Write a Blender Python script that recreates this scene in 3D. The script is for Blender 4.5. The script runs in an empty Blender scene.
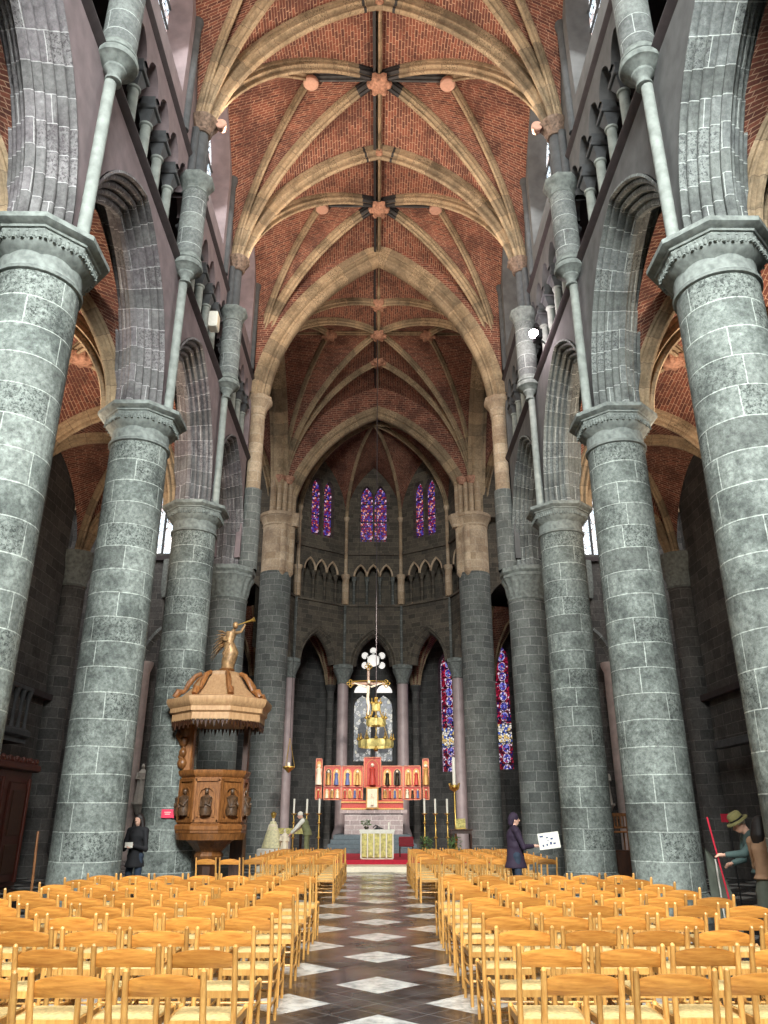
import bpy, math, random
from mathutils import Vector, Matrix, noise
random.seed(7)
PI = math.pi
SC = bpy.context.scene
COL = SC.collection
V = Vector

# ------------------------------------------------------------------ materials
def newmat(name):
    m = bpy.data.materials.new(name); m.use_nodes = True
    nt = m.node_tree; nt.nodes.clear()
    out = nt.nodes.new('ShaderNodeOutputMaterial')
    b = nt.nodes.new('ShaderNodeBsdfPrincipled')
    nt.links.new(b.outputs[0], out.inputs[0])
    return m, nt, b
def N(nt, t, **kw):
    n = nt.nodes.new(t)
    for k, v in kw.items():
        if k in n.inputs: n.inputs[k].default_value = v
        else: setattr(n, k, v)
    return n
def c4(c): return (c[0], c[1], c[2], 1)
def srgb(r, g, b):
    f = lambda x: (x/255/12.92) if x/255 <= .04045 else ((x/255+.055)/1.055)**2.4
    return (f(r), f(g), f(b))
def mixc(nt, fac, a, b, mode='MIX'):
    m = nt.nodes.new('ShaderNodeMix'); m.data_type = 'RGBA'; m.blend_type = mode
    for sock, v in ((0, fac), (6, a), (7, b)):
        if isinstance(v, (int, float)): m.inputs[sock].default_value = v
        elif isinstance(v, tuple): m.inputs[sock].default_value = c4(v)
        else: nt.links.new(v, m.inputs[sock])
    return m.outputs[2]
def ramp(nt, fac, stops, interp='LINEAR'):
    r = nt.nodes.new('ShaderNodeValToRGB'); r.color_ramp.interpolation = interp
    e = r.color_ramp.elements
    while len(e) < len(stops): e.new(.5)
    for el, (p, c) in zip(e, stops):
        el.position = p; el.color = c4(c) if len(c) == 3 else c
    nt.links.new(fac, r.inputs[0]); return r.outputs[0]
def bump(nt, b, h, strength=.3, dist=.02):
    n = nt.nodes.new('ShaderNodeBump'); n.inputs['Strength'].default_value = strength
    n.inputs['Distance'].default_value = dist
    nt.links.new(h, n.inputs['Height']); nt.links.new(n.outputs[0], b.inputs['Normal'])
def plain(name, col, rough=.6, metal=0., var=.12, scale=12., spec=None, bmp=0.):
    m, nt, b = newmat(name)
    tc = N(nt, 'ShaderNodeTexCoord')
    nz = N(nt, 'ShaderNodeTexNoise', Scale=scale, Detail=4.)
    nt.links.new(tc.outputs['Object'], nz.inputs['Vector'])
    a = tuple(x*(1-var) for x in col); c = tuple(min(1, x*(1+var)) for x in col)
    nt.links.new(ramp(nt, nz.outputs[0], [(.3, a), (.7, c)]), b.inputs['Base Color'])
    b.inputs['Roughness'].default_value = rough; b.inputs['Metallic'].default_value = metal
    if bmp: bump(nt, b, nz.outputs[0], bmp, .01)
    return m
def blocks(name, ca, cb, mortar, bw=.62, rh=.36, ms=.014, rough=.85, blot=(.1, .1, .1), blotf=.55, spk=.5, pale=0., palec=(.5, .54, .5)):
    m, nt, b = newmat(name)
    uv = N(nt, 'ShaderNodeUVMap')
    geo = N(nt, 'ShaderNodeTexCoord')
    wob = N(nt, 'ShaderNodeTexNoise', Scale=1.3, Detail=2.)
    nt.links.new(geo.outputs['Object'], wob.inputs['Vector'])
    vm = N(nt, 'ShaderNodeVectorMath', operation='MULTIPLY_ADD')
    nt.links.new(wob.outputs[1], vm.inputs[0]); vm.inputs[1].default_value = (.04, .04, 0)
    nt.links.new(uv.outputs[0], vm.inputs[2])
    br = nt.nodes.new('ShaderNodeTexBrick')
    br.offset = .43; br.offset_frequency = 2; br.squash = 1.35; br.squash_frequency = 3
    br.inputs['Scale'].default_value = 1; br.inputs['Mortar Size'].default_value = ms
    br.inputs['Mortar Smooth'].default_value = .3; br.inputs['Bias'].default_value = -.1
    br.inputs['Brick Width'].default_value = bw; br.inputs['Row Height'].default_value = rh
    br.inputs['Color1'].default_value = c4(ca); br.inputs['Color2'].default_value = c4(cb)
    br.inputs['Mortar'].default_value = c4(mortar)
    nt.links.new(vm.outputs[0], br.inputs['Vector'])
    b2 = nt.nodes.new('ShaderNodeTexBrick')
    b2.offset = .43; b2.offset_frequency = 2; b2.squash = 1.35; b2.squash_frequency = 3
    for k_, v_ in (('Scale', 1), ('Mortar Size', 0), ('Bias', 0.), ('Brick Width', bw), ('Row Height', rh), ('Color1', (0, 0, 0, 1)), ('Color2', (1, 1, 1, 1))): b2.inputs[k_].default_value = v_
    nt.links.new(vm.outputs[0], b2.inputs['Vector'])
    n1 = N(nt, 'ShaderNodeTexNoise', Scale=1.1, Detail=6., Roughness=.65)
    nt.links.new(geo.outputs['Object'], n1.inputs['Vector'])
    n2 = N(nt, 'ShaderNodeTexNoise', Scale=14., Detail=5., Roughness=.7)
    nt.links.new(geo.outputs['Object'], n2.inputs['Vector'])
    f1 = ramp(nt, n1.outputs[0], [(.46, (0, 0, 0)), (.62, (blotf,)*3)])
    c = mixc(nt, f1, br.outputs[0], blot)
    n3 = N(nt, 'ShaderNodeTexNoise', Scale=2.7, Detail=7., Roughness=.75)
    nt.links.new(vm.outputs[0], n3.inputs['Vector'])
    if pale: c = mixc(nt, ramp(nt, n3.outputs[0], [(.52, (0, 0, 0)), (.68, (pale,)*3)]), c, palec)
    if pale:   # individual stones: some dark, some light, some pitted
        c = mixc(nt, 1., c, ramp(nt, b2.outputs[0], [(0, (.5,)*3), (.16, (.62,)*3), (.22, (.95,)*3), (.7, (1.08,)*3), (.95, (1.3,)*3)]), 'MULTIPLY')
        n4 = N(nt, 'ShaderNodeTexNoise', Scale=22., Detail=4., Roughness=.8); nt.links.new(geo.outputs['Object'], n4.inputs['Vector'])
        pit = N(nt, 'ShaderNodeMath', operation='MULTIPLY'); nt.links.new(ramp(nt, n4.outputs[0], [(.50, (0, 0, 0)), (.58, (1, 1, 1))]), pit.inputs[0])
        nt.links.new(ramp(nt, b2.outputs[0], [(.3, (0, 0, 0)), (.32, (.8,)*3), (.46, (.8,)*3), (.48, (.12,)*3)]), pit.inputs[1])
        c = mixc(nt, pit.outputs[0], c, blot)
        fm = N(nt, 'ShaderNodeMath', operation='MULTIPLY'); nt.links.new(br.outputs[1], fm.inputs[0]); fm.inputs[1].default_value = .75
        c = mixc(nt, fm.outputs[0], c, mortar)
    vb = N(nt, 'ShaderNodeTexVoronoi', Scale=45.); nt.links.new(geo.outputs['Object'], vb.inputs['Vector'])
    pf = ramp(nt, vb.outputs['Distance'], [(.1, (.55+.45*(1-spk),)*3), (.32, (1, 1, 1))])
    c = mixc(nt, 1., c, pf, 'MULTIPLY')
    lo = 1-spk
    f2 = ramp(nt, n2.outputs[0], [(.3, (lo,)*3), (.7, (1+.35*spk,)*3)])
    c = mixc(nt, 1., c, f2, 'MULTIPLY')
    nt.links.new(c, b.inputs['Base Color'])
    b.inputs['Roughness'].default_value = rough
    mx = N(nt, 'ShaderNodeMath', operation='MULTIPLY_ADD'); nt.links.new(br.outputs[1], mx.inputs[0])
    mx.inputs[1].default_value = -1.; nt.links.new(n2.outputs[0], mx.inputs[2])
    bump(nt, b, mx.outputs[0], .45, .02)
    return m
def emis(name, col, s):
    m, nt, b = newmat(name)
    b.inputs['Base Color'].default_value = c4(col); b.inputs['Emission Color'].default_value = c4(col)
    b.inputs['Emission Strength'].default_value = s
    return m
def stained(name, stops, s=1., sc=9., lead=.05, bands=0.):
    m, nt, b = newmat(name)
    uv = N(nt, 'ShaderNodeUVMap')
    vo = N(nt, 'ShaderNodeTexVoronoi', Scale=sc); nt.links.new(uv.outputs[0], vo.inputs['Vector'])
    ve = N(nt, 'ShaderNodeTexVoronoi', Scale=sc, feature='DISTANCE_TO_EDGE'); nt.links.new(uv.outputs[0], ve.inputs['Vector'])
    sp = N(nt, 'ShaderNodeSeparateColor'); nt.links.new(vo.outputs['Color'], sp.inputs[0])
    c = ramp(nt, sp.outputs[0], stops, 'CONSTANT')
    e = ramp(nt, ve.outputs['Distance'], [(lead, (0, 0, 0)), (lead+.02, (1, 1, 1))])
    c = mixc(nt, 1., c, e, 'MULTIPLY')
    if bands:
        su = N(nt, 'ShaderNodeSeparateXYZ'); nt.links.new(uv.outputs[0], su.inputs[0])
        w = N(nt, 'ShaderNodeMath', operation='PINGPONG'); nt.links.new(su.outputs[1], w.inputs[0]); w.inputs[1].default_value = bands
        g = ramp(nt, w.outputs[0], [(.02, (0, 0, 0)), (.04, (1, 1, 1))])
        c = mixc(nt, 1., c, g, 'MULTIPLY')
    b.inputs['Base Color'].default_value = (.01, .01, .01, 1)
    b.inputs['Roughness'].default_value = .3
    nt.links.new(c, b.inputs['Emission Color']); b.inputs['Emission Strength'].default_value = s
    return m

M = {}
M['column'] = blocks('column_stone', srgb(152, 160, 154), srgb(98, 105, 101), srgb(192, 199, 192), 1.02, .47, .009, blot=srgb(46, 52, 50), blotf=.6, spk=.65, pale=.35, palec=srgb(186, 196, 188))
M['arch'] = blocks('arch_stone', srgb(146, 152, 148), srgb(96, 100, 100), srgb(190, 196, 192), 1.3, .46, .009, blot=srgb(58, 60, 62), blotf=.6, spk=.45, pale=.3, palec=srgb(180, 186, 182))
M['mauve'] = blocks('mauve_stone', srgb(138, 116, 122), srgb(100, 84, 92), srgb(165, 150, 150), .7, .4, .008, blot=srgb(75, 62, 68), blotf=.5, spk=.3)
M['mauve_arch'] = blocks('mauve_lit_arch_stone', srgb(146, 144, 144), srgb(100, 94, 98), srgb(186, 184, 184), 1.3, .46, .009, blot=srgb(66, 58, 62), blotf=.6, spk=.45, pale=.3, palec=srgb(176, 178, 176))  # arch stone again, with the mauve light of the left side in its colour
M['plaster_l'] = plain('mauve_lit_plaster', srgb(126, 112, 114), .9, var=.18, scale=3., bmp=.3)  # mauve cast of coloured light put into the plaster colour
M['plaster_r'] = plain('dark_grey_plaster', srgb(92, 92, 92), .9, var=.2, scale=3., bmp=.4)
M['darkstone'] = plain('dark_grey_stone', srgb(74, 76, 78), .8, var=.25, scale=5., bmp=.4)
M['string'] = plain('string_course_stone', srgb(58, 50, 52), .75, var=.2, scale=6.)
M['shaft'] = plain('pale_shaft_stone', srgb(136, 142, 137), .8, var=.25, scale=5., bmp=.3)
M['capital'] = plain('capital_stone', srgb(118, 124, 120), .85, var=.35, scale=9., bmp=.7)
M['wall'] = blocks('wall_masonry', srgb(98, 96, 93), srgb(68, 68, 67), srgb(122, 120, 116), .6, .33, .010, blot=srgb(50, 48, 48), blotf=.5, spk=.4)
M['choirwall'] = blocks('choir_masonry', srgb(104, 96, 84), srgb(66, 62, 56), srgb(122, 114, 98), .45, .25, .010, blot=srgb(60, 56, 52), blotf=.5, spk=.4)
M['tan'] = blocks('tan_stone', srgb(206, 184, 156), srgb(170, 146, 118), srgb(206, 192, 172), .6, .38, .008, blot=srgb(120, 96, 78), blotf=.5, spk=.35)
M['greyblk'] = blocks('grey_pier_stone', srgb(118, 122, 118), srgb(88, 92, 90), srgb(150, 152, 148), .42, .30, .011, blot=srgb(66, 70, 66), blotf=.5, spk=.35)
M['rib'] = blocks('rib_stone', srgb(188, 164, 132), srgb(150, 128, 100), srgb(120, 100, 82), 3., .62, .008, blot=srgb(92, 78, 58), blotf=.6, spk=.35, pale=.3, palec=srgb(206, 190, 160))
M['brick'] = blocks('vault_brick', srgb(138, 80, 62), srgb(84, 46, 40), srgb(192, 156, 130), .27, .10, .010, blot=srgb(70, 38, 32), blotf=.6, spk=.35)
M['black'] = plain('black_paint_and_shade', srgb(34, 33, 35), .6, var=.2)  # paint of the rib ends and bands, also the shade strip beside the ridge
M['pink'] = plain('pink_marble', srgb(158, 142, 142), .5, var=.2, scale=2.)
M['palepink'] = plain('pale_pinkish_stone', srgb(208, 192, 186), .7, var=.15, scale=3.)
M['mortarwhite'] = plain('white_plaster', srgb(205, 200, 190), .8)
M['discstone'] = plain('pale_boss_stone', srgb(196, 152, 132), .7, var=.1)
M['foliage_stone'] = plain('brown_carved_stone', srgb(118, 98, 84), .8, var=.5, scale=14., bmp=.8)
M['boss'] = plain('boss_stone', srgb(160, 118, 96), .8, var=.4, scale=12., bmp=.8)

# ------------------------------------------------------------------ mesh builder
class MB:
    def __init__(s): s.v = []; s.f = []; s.uv = []; s.mi = []
    def face(s, pts, uvs=None, mi=0):
        i = len(s.v); s.v.extend([tuple(p) for p in pts]); s.f.append(tuple(range(i, i+len(pts))))
        s.uv.append(uvs or [(0, 0)]*len(pts)); s.mi.append(mi)
    def grid(s, P, UV=None, mi=0, closeu=False, flip=False):
        n = len(P); m = len(P[0]); base = len(s.v)
        for r in P: s.v.extend([tuple(p) for p in r])
        for i in range(n-1):
            for j in range(m if closeu else m-1):
                j2 = (j+1) % m
                a, b, c, d = base+i*m+j, base+i*m+j2, base+(i+1)*m+j2, base+(i+1)*m+j
                if UV:
                    w = [UV(i, j), UV(i, j+1), UV(i+1, j+1), UV(i+1, j)]
                else: w = [(0, 0)]*4
                if flip: s.f.append((d, c, b, a)); w = w[::-1]
                else: s.f.append((a, b, c, d))
                s.uv.append(w); s.mi.append(mi)
    def box(s, c, d, rot=None, mi=0, bev=0.):
        x, y, z = d[0]/2, d[1]/2, d[2]/2
        c = V(c)
        R = rot if rot is not None else Matrix.Identity(3)
        if bev:
            e = bev
            def T(p): return c+R@V(p)
            prof = [(-z, x-e, y-e), (-z+e, x, y), (z-e, x, y), (z, x-e, y-e)]
            rings = []
            for zz, a, b in prof:
                k = e if a == x else e
                rings.append([T((a, b-k, zz)), T((a-k, b, zz)), T((-a+k, b, zz)), T((-a, b-k, zz)),
                              T((-a, -b+k, zz)), T((-a+k, -b, zz)), T((a-k, -b, zz)), T((a, -b+k, zz))])
            s.grid(rings, lambda i, j: (j*.3, prof[min(i, 3)][0]), mi, closeu=True)
            s.face(rings[0][::-1], None, mi); s.face(rings[-1], None, mi)
            return
        def q(a, b, cc, dd, du, dv):
            s.face([c+R@V(p) for p in (a, b, cc, dd)], [(0, 0), (du, 0), (du, dv), (0, dv)], mi)
        q((-x, -y, -z), (x, -y, -z), (x, -y, z), (-x, -y, z), 2*x, 2*z)
        q((x, y, -z), (-x, y, -z), (-x, y, z), (x, y, z), 2*x, 2*z)
        q((x, -y, -z), (x, y, -z), (x, y, z), (x, -y, z), 2*y, 2*z)
        q((-x, y, -z), (-x, -y, -z), (-x, -y, z), (-x, y, z), 2*y, 2*z)
        q((-x, -y, z), (x, -y, z), (x, y, z), (-x, y, z), 2*x, 2*y)
        q((-x, y, -z), (x, y, -z), (x, -y, -z), (-x, -y, -z), 2*x, 2*y)
    def lathe(s, prof, n=32, c=(0, 0, 0), mi=0, a0=0., mod=None, sx=1., sy=1., cap=True):
        c = V(c); P = []; R0 = max(p[0] for p in prof)
        L = [0]
        for a, b in zip(prof, prof[1:]): L.append(L[-1]+math.hypot(a[0]-b[0], a[1]-b[1]))
        for k, (r, z) in enumerate(prof):
            row = []
            for j in range(n):
                a = a0+2*PI*j/n
                rr = r*(mod(a, z, k) if mod else 1.)
                row.append(c+V((rr*math.cos(a)*sx, rr*math.sin(a)*sy, z)))
            P.append(row)
        z0 = prof[0][1]
        s.grid(P, lambda i, j: (2*PI*R0*j/n, z0+L[i]), mi, closeu=True)
        if cap:
            if prof[0][0] > 1e-4: s.face(P[0][::-1], None, mi)
            if prof[-1][0] > 1e-4: s.face(P[-1], None, mi)
    def tube(s, pts, rad, n=10, mi=0, cap=True, ell=1.):
        pts = [V(p) for p in pts]
        if isinstance(rad, (int, float)): rad = [rad]*len(pts)
        t = (pts[1]-pts[0]).normalized()
        up = V((0, 0, 1)) if abs(t.z) < .9 else V((1, 0, 0))
        u = t.cross(up).normalized(); P = []
        L = 0; LL = []
        for i, p in enumerate(pts):
            if i: L += (p-pts[i-1]).length
            LL.append(L)
            if i == 0: tt = (pts[1]-pts[0])
            elif i == len(pts)-1: tt = pts[-1]-pts[-2]
            else: tt = (pts[i+1]-pts[i]).normalized()+(pts[i]-pts[i-1]).normalized()
            tt.normalize(); u = (u-tt*u.dot(tt)).normalized(); w = tt.cross(u)
            P.append([p+(u*math.cos(2*PI*j/n)+w*math.sin(2*PI*j/n)*ell)*rad[i] for j in range(n)])
        s.grid(P, lambda i, j: (2*PI*rad[0]*j/n, LL[i]), mi, closeu=True)
        if cap: s.face(P[0][::-1], None, mi); s.face(P[-1], None, mi)
    def ball(s, c, r, n=12, mi=0, R=None):
        if isinstance(r, (int, float)): r = (r, r, r)
        c = V(c); P = []
        for i in range(n//2+1):
            a = -PI/2+PI*i/(n//2)
            ro = []
            for j in range(n):
                b = 2*PI*j/n
                p = V((r[0]*math.cos(a)*math.cos(b), r[1]*math.cos(a)*math.sin(b), r[2]*math.sin(a)))
                if R is not None: p = R@p
                ro.append(c+p)
            P.append(ro)
        s.grid(P, None, mi, closeu=True)
    def build(s, name, mats, parent=None, smooth=40, loc=None, kind=None):
        me = bpy.data.meshes.new(name); me.from_pydata(s.v, [], s.f)
        uvl = me.uv_layers.new(name='UVMap')
        flat = []
        for w in s.uv:
            for a in w: flat.extend((a[0], a[1]))
        uvl.data.foreach_set('uv', flat)
        if not isinstance(mats, (list, tuple)): mats = [mats]
        for m in mats: me.materials.append(M[m] if isinstance(m, str) else m)
        me.polygons.foreach_set('material_index', s.mi)
        if smooth:
            me.polygons.foreach_set('use_smooth', [True]*len(s.f))
            import bmesh
            bm = bmesh.new(); bm.from_mesh(me)
            bmesh.ops.remove_doubles(bm, verts=bm.verts, dist=1e-5)
            bm.to_mesh(me); bm.free()
            me.set_sharp_from_angle(angle=math.radians(smooth))
        me.update()
        o = bpy.data.objects.new(name, me); COL.objects.link(o)
        if parent: o.parent = parent
        if loc: o.location = loc
        if kind: o['kind'] = kind
        return o
def empty(name, label, cat, loc=(0, 0, 0), rz=0., group=None, sc=1.):
    o = bpy.data.objects.new(name, None); COL.objects.link(o)
    o.location = loc; o.rotation_euler = (0, 0, rz); o.scale = (sc, sc, sc); o.empty_display_size = .2
    o['label'] = label; o['category'] = cat
    if group: o['group'] = group
    return o
def tag(o, label, cat, group=None):
    o['label'] = label; o['category'] = cat
    if group: o['group'] = group
    return o
def dup(root, loc, rz=0., label=None, group=None):
    r = root.copy(); COL.objects.link(r); r.location = loc; r.rotation_euler = (0, 0, rz)
    if label: r['label'] = label
    if group: r['group'] = group
    def rec(src, dst):
        for ch in src.children:
            c = ch.copy(); COL.objects.link(c); c.parent = dst; rec(ch, c)
    rec(root, r)
    return r

# ------------------------------------------------------------------ arch helpers
def pointed(h, r, n=12):
    c = (h*h+r*r)/(2*h); tm = math.acos(max(-1, (c-h)/c))
    L = [(-h+c-c*math.cos(tm*i/n), c*math.sin(tm*i/n)) for i in range(n+1)]
    return L+[(-x, z) for x, z in L[-2::-1]]
def halfcurve(L, H, k=1., n=18):
    c = (L*L+H*H)/(2*L)
    if c >= L*.999:
        tm = math.acos(max(-1, min(1, (c-L)/c)))
        arc = [(c-c*math.cos(tm*i/n), c*math.sin(tm*i/n)) for i in range(n+1)]
    else:
        arc = [(L-L*math.cos(PI/2*i/n), H*math.sin(PI/2*i/n)) for i in range(n+1)]
    S = L+H
    out = []
    for i, (x, z) in enumerate(arc):
        t = (x+z)/S
        out.append((x*k+(1-k)*L*t, z*k+(1-k)*H*t))
    return out
def sweep(mb, org, h, pts, prof, bn, mi=0, closed=False, uvs=1.):
    org = V(org); h = V(h); bn = V(bn); Z = V((0, 0, 1)); n = len(pts)
    L = [0]
    for a, b in zip(pts, pts[1:]): L.append(L[-1]+math.hypot(a[0]-b[0], a[1]-b[1]))
    PL = [0]
    for a, b in zip(prof, prof[1:]): PL.append(PL[-1]+math.hypot(a[0]-b[0], a[1]-b[1]))
    PL.append(PL[-1]+.1)
    P = []
    for i in range(n):
        def dirn(a, b):
            dx, dz = b[0]-a[0], b[1]-a[1]; l = math.hypot(dx, dz) or 1; return dx/l, dz/l
        if i == 0: t1 = t2 = dirn(pts[0], pts[1])
        elif i == n-1: t1 = t2 = dirn(pts[-2], pts[-1])
        else: t1 = dirn(pts[i-1], pts[i]); t2 = dirn(pts[i], pts[i+1])
        n1 = (t1[1], -t1[0]); n2 = (t2[1], -t2[0])
        nx, nz = n1[0]+n2[0], n1[1]+n2[1]; l = math.hypot(nx, nz) or 1; nx /= l; nz /= l
        k = 1/max(.5, nx*n1[0]+nz*n1[1]); nx *= k; nz *= k
        P.append([org+h*(pts[i][0]+o*nx)+Z*(pts[i][1]+o*nz)+bn*d for o, d in prof])
    mb.grid(P, lambda i, j: (PL[j]*uvs, L[i]), mi, closeu=closed)
    return P
RIB0 = [(-.02, -.15), (.10, -.15), (.15, -.10), (.20, -.12), (.25, -.07), (.34, -.05), (.37, 0), (.34, .05), (.25, .07), (.20, .12), (.15, .10), (.10, .15), (-.02, .15)]
RIB = [(-.02, -.13), (.07, -.13), (.08, -.09), (.12, -.085), (.15, -.12), (.20, -.12), (.22, -.07), (.26, -.035), (.30, -.06), (.36, -.055), (.39, 0), (.36, .055), (.30, .06), (.26, .035), (.22, .07), (.20, .12), (.15, .12), (.12, .085), (.08, .09), (.07, .13), (-.02, .13)]
def scl(prof, a, b=None): b = b or a; return [(o*a, d*b) for o, d in prof]

def band(mb, p0, p1, z0, z1, nrm, depth, ops=(), mi=0, mi_rev=None, back=True, uoff=0., reveal=True, ends=False):
    """wall strip p0->p1 (2D) from z0 to z1; ops: (u, half, sill, spring, rise)"""
    p0 = V((p0[0], p0[1], 0)); p1 = V((p1[0], p1[1], 0)); e = (p1-p0); L = e.length; e.normalize()
    nv = V((nrm[0], nrm[1], 0)).normalized(); mr = mi if mi_rev is None else mi_rev
    def quad(a, b, c, d, off):
        pts = [p0+e*q[0]+V((0, 0, q[1]))-nv*off for q in (a, b, c, d)]
        uv = [(q[0]+uoff, q[1]) for q in (a, b, c, d)]
        mb.face(pts, uv, mi)
    offs = [0]+([depth] if back else [])
    for off in offs:
        u = 0
        for (uc, h, zs, sp, r) in sorted(ops):
            if uc-h > u+1e-4: quad((u, z0), (uc-h, z0), (uc-h, z1), (u, z1), off)
            if zs > z0: quad((uc-h, z0), (uc+h, z0), (uc+h, zs), (uc-h, zs), off)
            A = [(uc+x, sp+z) for x, z in pointed(h, r)]
            for a, b in zip(A, A[1:]): quad(a, b, (b[0], z1), (a[0], z1), off)
            u = uc+h
        if u < L-1e-4: quad((u, z0), (L, z0), (L, z1), (u, z1), off)
    if reveal:
        for (uc, h, zs, sp, r) in ops:
            A = [(uc-h, zs)]+[(uc+x, sp+z) for x, z in pointed(h, r)]+[(uc+h, zs)]
            if zs > z0: A.append((uc-h, zs))
            l = 0
            for a, b in zip(A, A[1:]):
                dl = math.hypot(b[0]-a[0], b[1]-a[1])
                P = [p0+e*q[0]+V((0, 0, q[1])) for q in (a, b)]
                mb.face([P[0], P[1], P[1]-nv*depth, P[0]-nv*depth], [(0, l), (0, l+dl), (depth, l+dl), (depth, l)], mr)
                l += dl
    if ends:
        for q in (p0, p1):
            mb.face([q+V((0, 0, z0)), q+V((0, 0, z1)), q+V((0, 0, z1))-nv*depth, q+V((0, 0, z0))-nv*depth], [(0, z0), (0, z1), (depth, z1), (depth, z0)], mi)
    mb.face([p0+V((0, 0, z1)), p1+V((0, 0, z1)), p1+V((0, 0, z1))-nv*depth, p0+V((0, 0, z1))-nv*depth], [(0, 0), (L, 0), (L, depth), (0, depth)], mi)

def lancet_glass(mb, org, e, h, zs, sp, r, mi=0):
    org = V((org[0], org[1], 0)); e = V((e[0], e[1], 0)).normalized()
    A = [(-h, zs)]+[(x, sp+z) for x, z in pointed(h, r)]+[(h, zs)]
    mb.face([org+e*a+V((0, 0, b)) for a, b in A], [(a, b) for a, b in A], mi)

# ------------------------------------------------------------------ layout
XC = 5.1; XF = 4.75; XO = 10.6
YS = [-6.4, -1.1, 4.2, 9.5, 14.8, 20.1, 25.5]
YX = 36.0
ZC = 9.62
ZS = 18.25; ZT = 23.25
KV = .72

def vault_bay(x0, x1, y0, y1, zs, zt0, zt1, zd, zw0, zw1, k, par, ribs=True, wallribs=False, transv=(0, 1), bands=False, rs=1., ridge=True, tierc=0., brick='brick', rib='rib'):
    xm, ym = (x0+x1)/2, (y0+y1)/2
    web = MB()
    def curve(A, B, kk=k):
        A = V(A); B = V(B); h = V((B.x-A.x, B.y-A.y, 0)); L = h.length; h.normalize()
        return A, h, halfcurve(L, B.z-A.z, kk), [A+h*a+V((0, 0, b)) for a, b in halfcurve(L, B.z-A.z, kk)]
    def rule(Pa, Pb):
        la = [0]
        for a, b in zip(Pa, Pa[1:]): la.append(la[-1]+(b-a).length)
        m = 7
        G = [[Pa[i].lerp(Pb[i], j/(m-1)) for j in range(m)] for i in range(len(Pa))]
        ds = [(Pb[i]-Pa[i]).length for i in range(len(Pa))]
        web.grid(G, lambda i, j: (j/(m-1)*ds[i]+(.0 if i % 1 == 0 else .1), la[i]))
    for (cx, cy, zt, zw) in ((x0, y0, zt0, zw0), (x1, y0, zt0, zw1), (x0, y1, zt1, zw0), (x1, y1, zt1, zw1)):
        c = (cx, cy, zs)
        _, _, _, T = curve(c, (xm, cy, zt)); Ao, h, pd, D = curve(c, (xm, ym, zd)); _, _, _, W = curve(c, (cx, ym, zw))
        rule(T, D)
        if tierc:
            sx_ = 1 if cx > xm else -1
            q = curve(c, (xm+sx_*tierc, ym, zd-.03)); rule(D, q[3]); rule(q[3], W)
            m = MB(); sweep(m, q[0], q[1], q[2], scl(RIB, rs*.75), q[1].cross(V((0, 0, 1)))); m.build('tierceron_rib', rib, par)
        else: rule(D, W)
        if ribs:
            m = MB(); bn = h.cross(V((0, 0, 1)))
            sweep(m, Ao, h, pd, scl(RIB, rs), bn)
            m.build('vault_rib', rib, par)
            if bands:
                m = MB(); q = pd[-3:]; q2 = [(q[0][0]*.95+q[1][0]*.05, q[0][1]*.95+q[1][1]*.05), q[1], q[2]]
                sweep(m, Ao, h, q2, scl(RIB, rs*1.03), bn)
                m.build('painted_rib_end', 'black', par)
            if wallribs:
                Aw, hw, pw, _ = curve(c, (cx, ym, zw)); m = MB()
                sweep(m, Aw, hw, pw, scl(RIB, rs*.8), hw.cross(V((0, 0, 1)))); m.build('wall_rib', rib, par)
    for i, (yy, zt) in enumerate(((y0, zt0), (y1, zt1))):
        if i in transv:
            m = MB(); hc = halfcurve(xm-x0, zt-zs, k); full = [(a, b) for a, b in hc]+[(2*(xm-x0)-a, b) for a, b in hc[-2::-1]]
            sweep(m, (x0, yy, zs), (1, 0, 0), full, scl(RIB, rs*1.25, rs*1.3), (0, 1, 0))
            m.build('transverse_rib', rib, par)
            if bands:
                n = len(hc); q = full[n-3:n+2]
                for sgn in (0, 1):
                    m = MB(); qq = full[n-3:n-1] if sgn == 0 else full[n:n+2]
                    sweep(m, (x0, yy, zs), (1, 0, 0), [(qq[0][0]*.6+qq[1][0]*.4, qq[0][1]*.6+qq[1][1]*.4), (qq[0][0]*.4+qq[1][0]*.6, qq[0][1]*.4+qq[1][1]*.6)], scl(RIB, rs*1.28, rs*1.33), (0, 1, 0))
                    m.build('painted_rib_band', 'black', par)
    if ridge:
        m = MB()
        for a, b, za, zb in ((y0, ym, zt0, zd), (ym, y1, zd, zt1)):
            P = [[V((xm+d, yy, z-o)) for o, d in scl(RIB, .75*rs, .55*rs)] for yy, z in ((a, za), (b, zb))]
            m.grid(P, lambda i, j: (j*.1, i*2.6))
        m.build('ridge_rib', rib, par)
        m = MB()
        m.grid([[V((xm-.15+d, yy, z-o)) for o, d in ((-.05, -.05), (.26, -.05), (.28, .04), (-.05, .04))] for yy, z in ((y0, zt0), (ym, zd), (y1, zt1))]); m.build('ridge_shade_strip', 'black', par, smooth=0)  # black strip stands in for the shade along the left of the ridge rib
    if tierc:
        for sx_ in (-1, 1):
            m = MB(); P = [[V((xx, ym+d, z-o)) for o, d in scl(RIB, .8*rs, .6*rs)] for xx, z in ((xm, zd), (xm+sx_*tierc, zd-.03))]
            m.grid(P, lambda i, j: (j*.1, i*tierc)); m.build('lierne_rib', 'darkstone', par)
            m = MB(); m.lathe([(.12, .1), (.2, .02), (.24, -.05), (.24, -.16), (.2, -.2)], 20, (xm+sx_*tierc, ym, zd-.3)); m.build('disc_boss', 'discstone', par)
    wo = web.build('vault_web', brick, par)
    return wo
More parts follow.
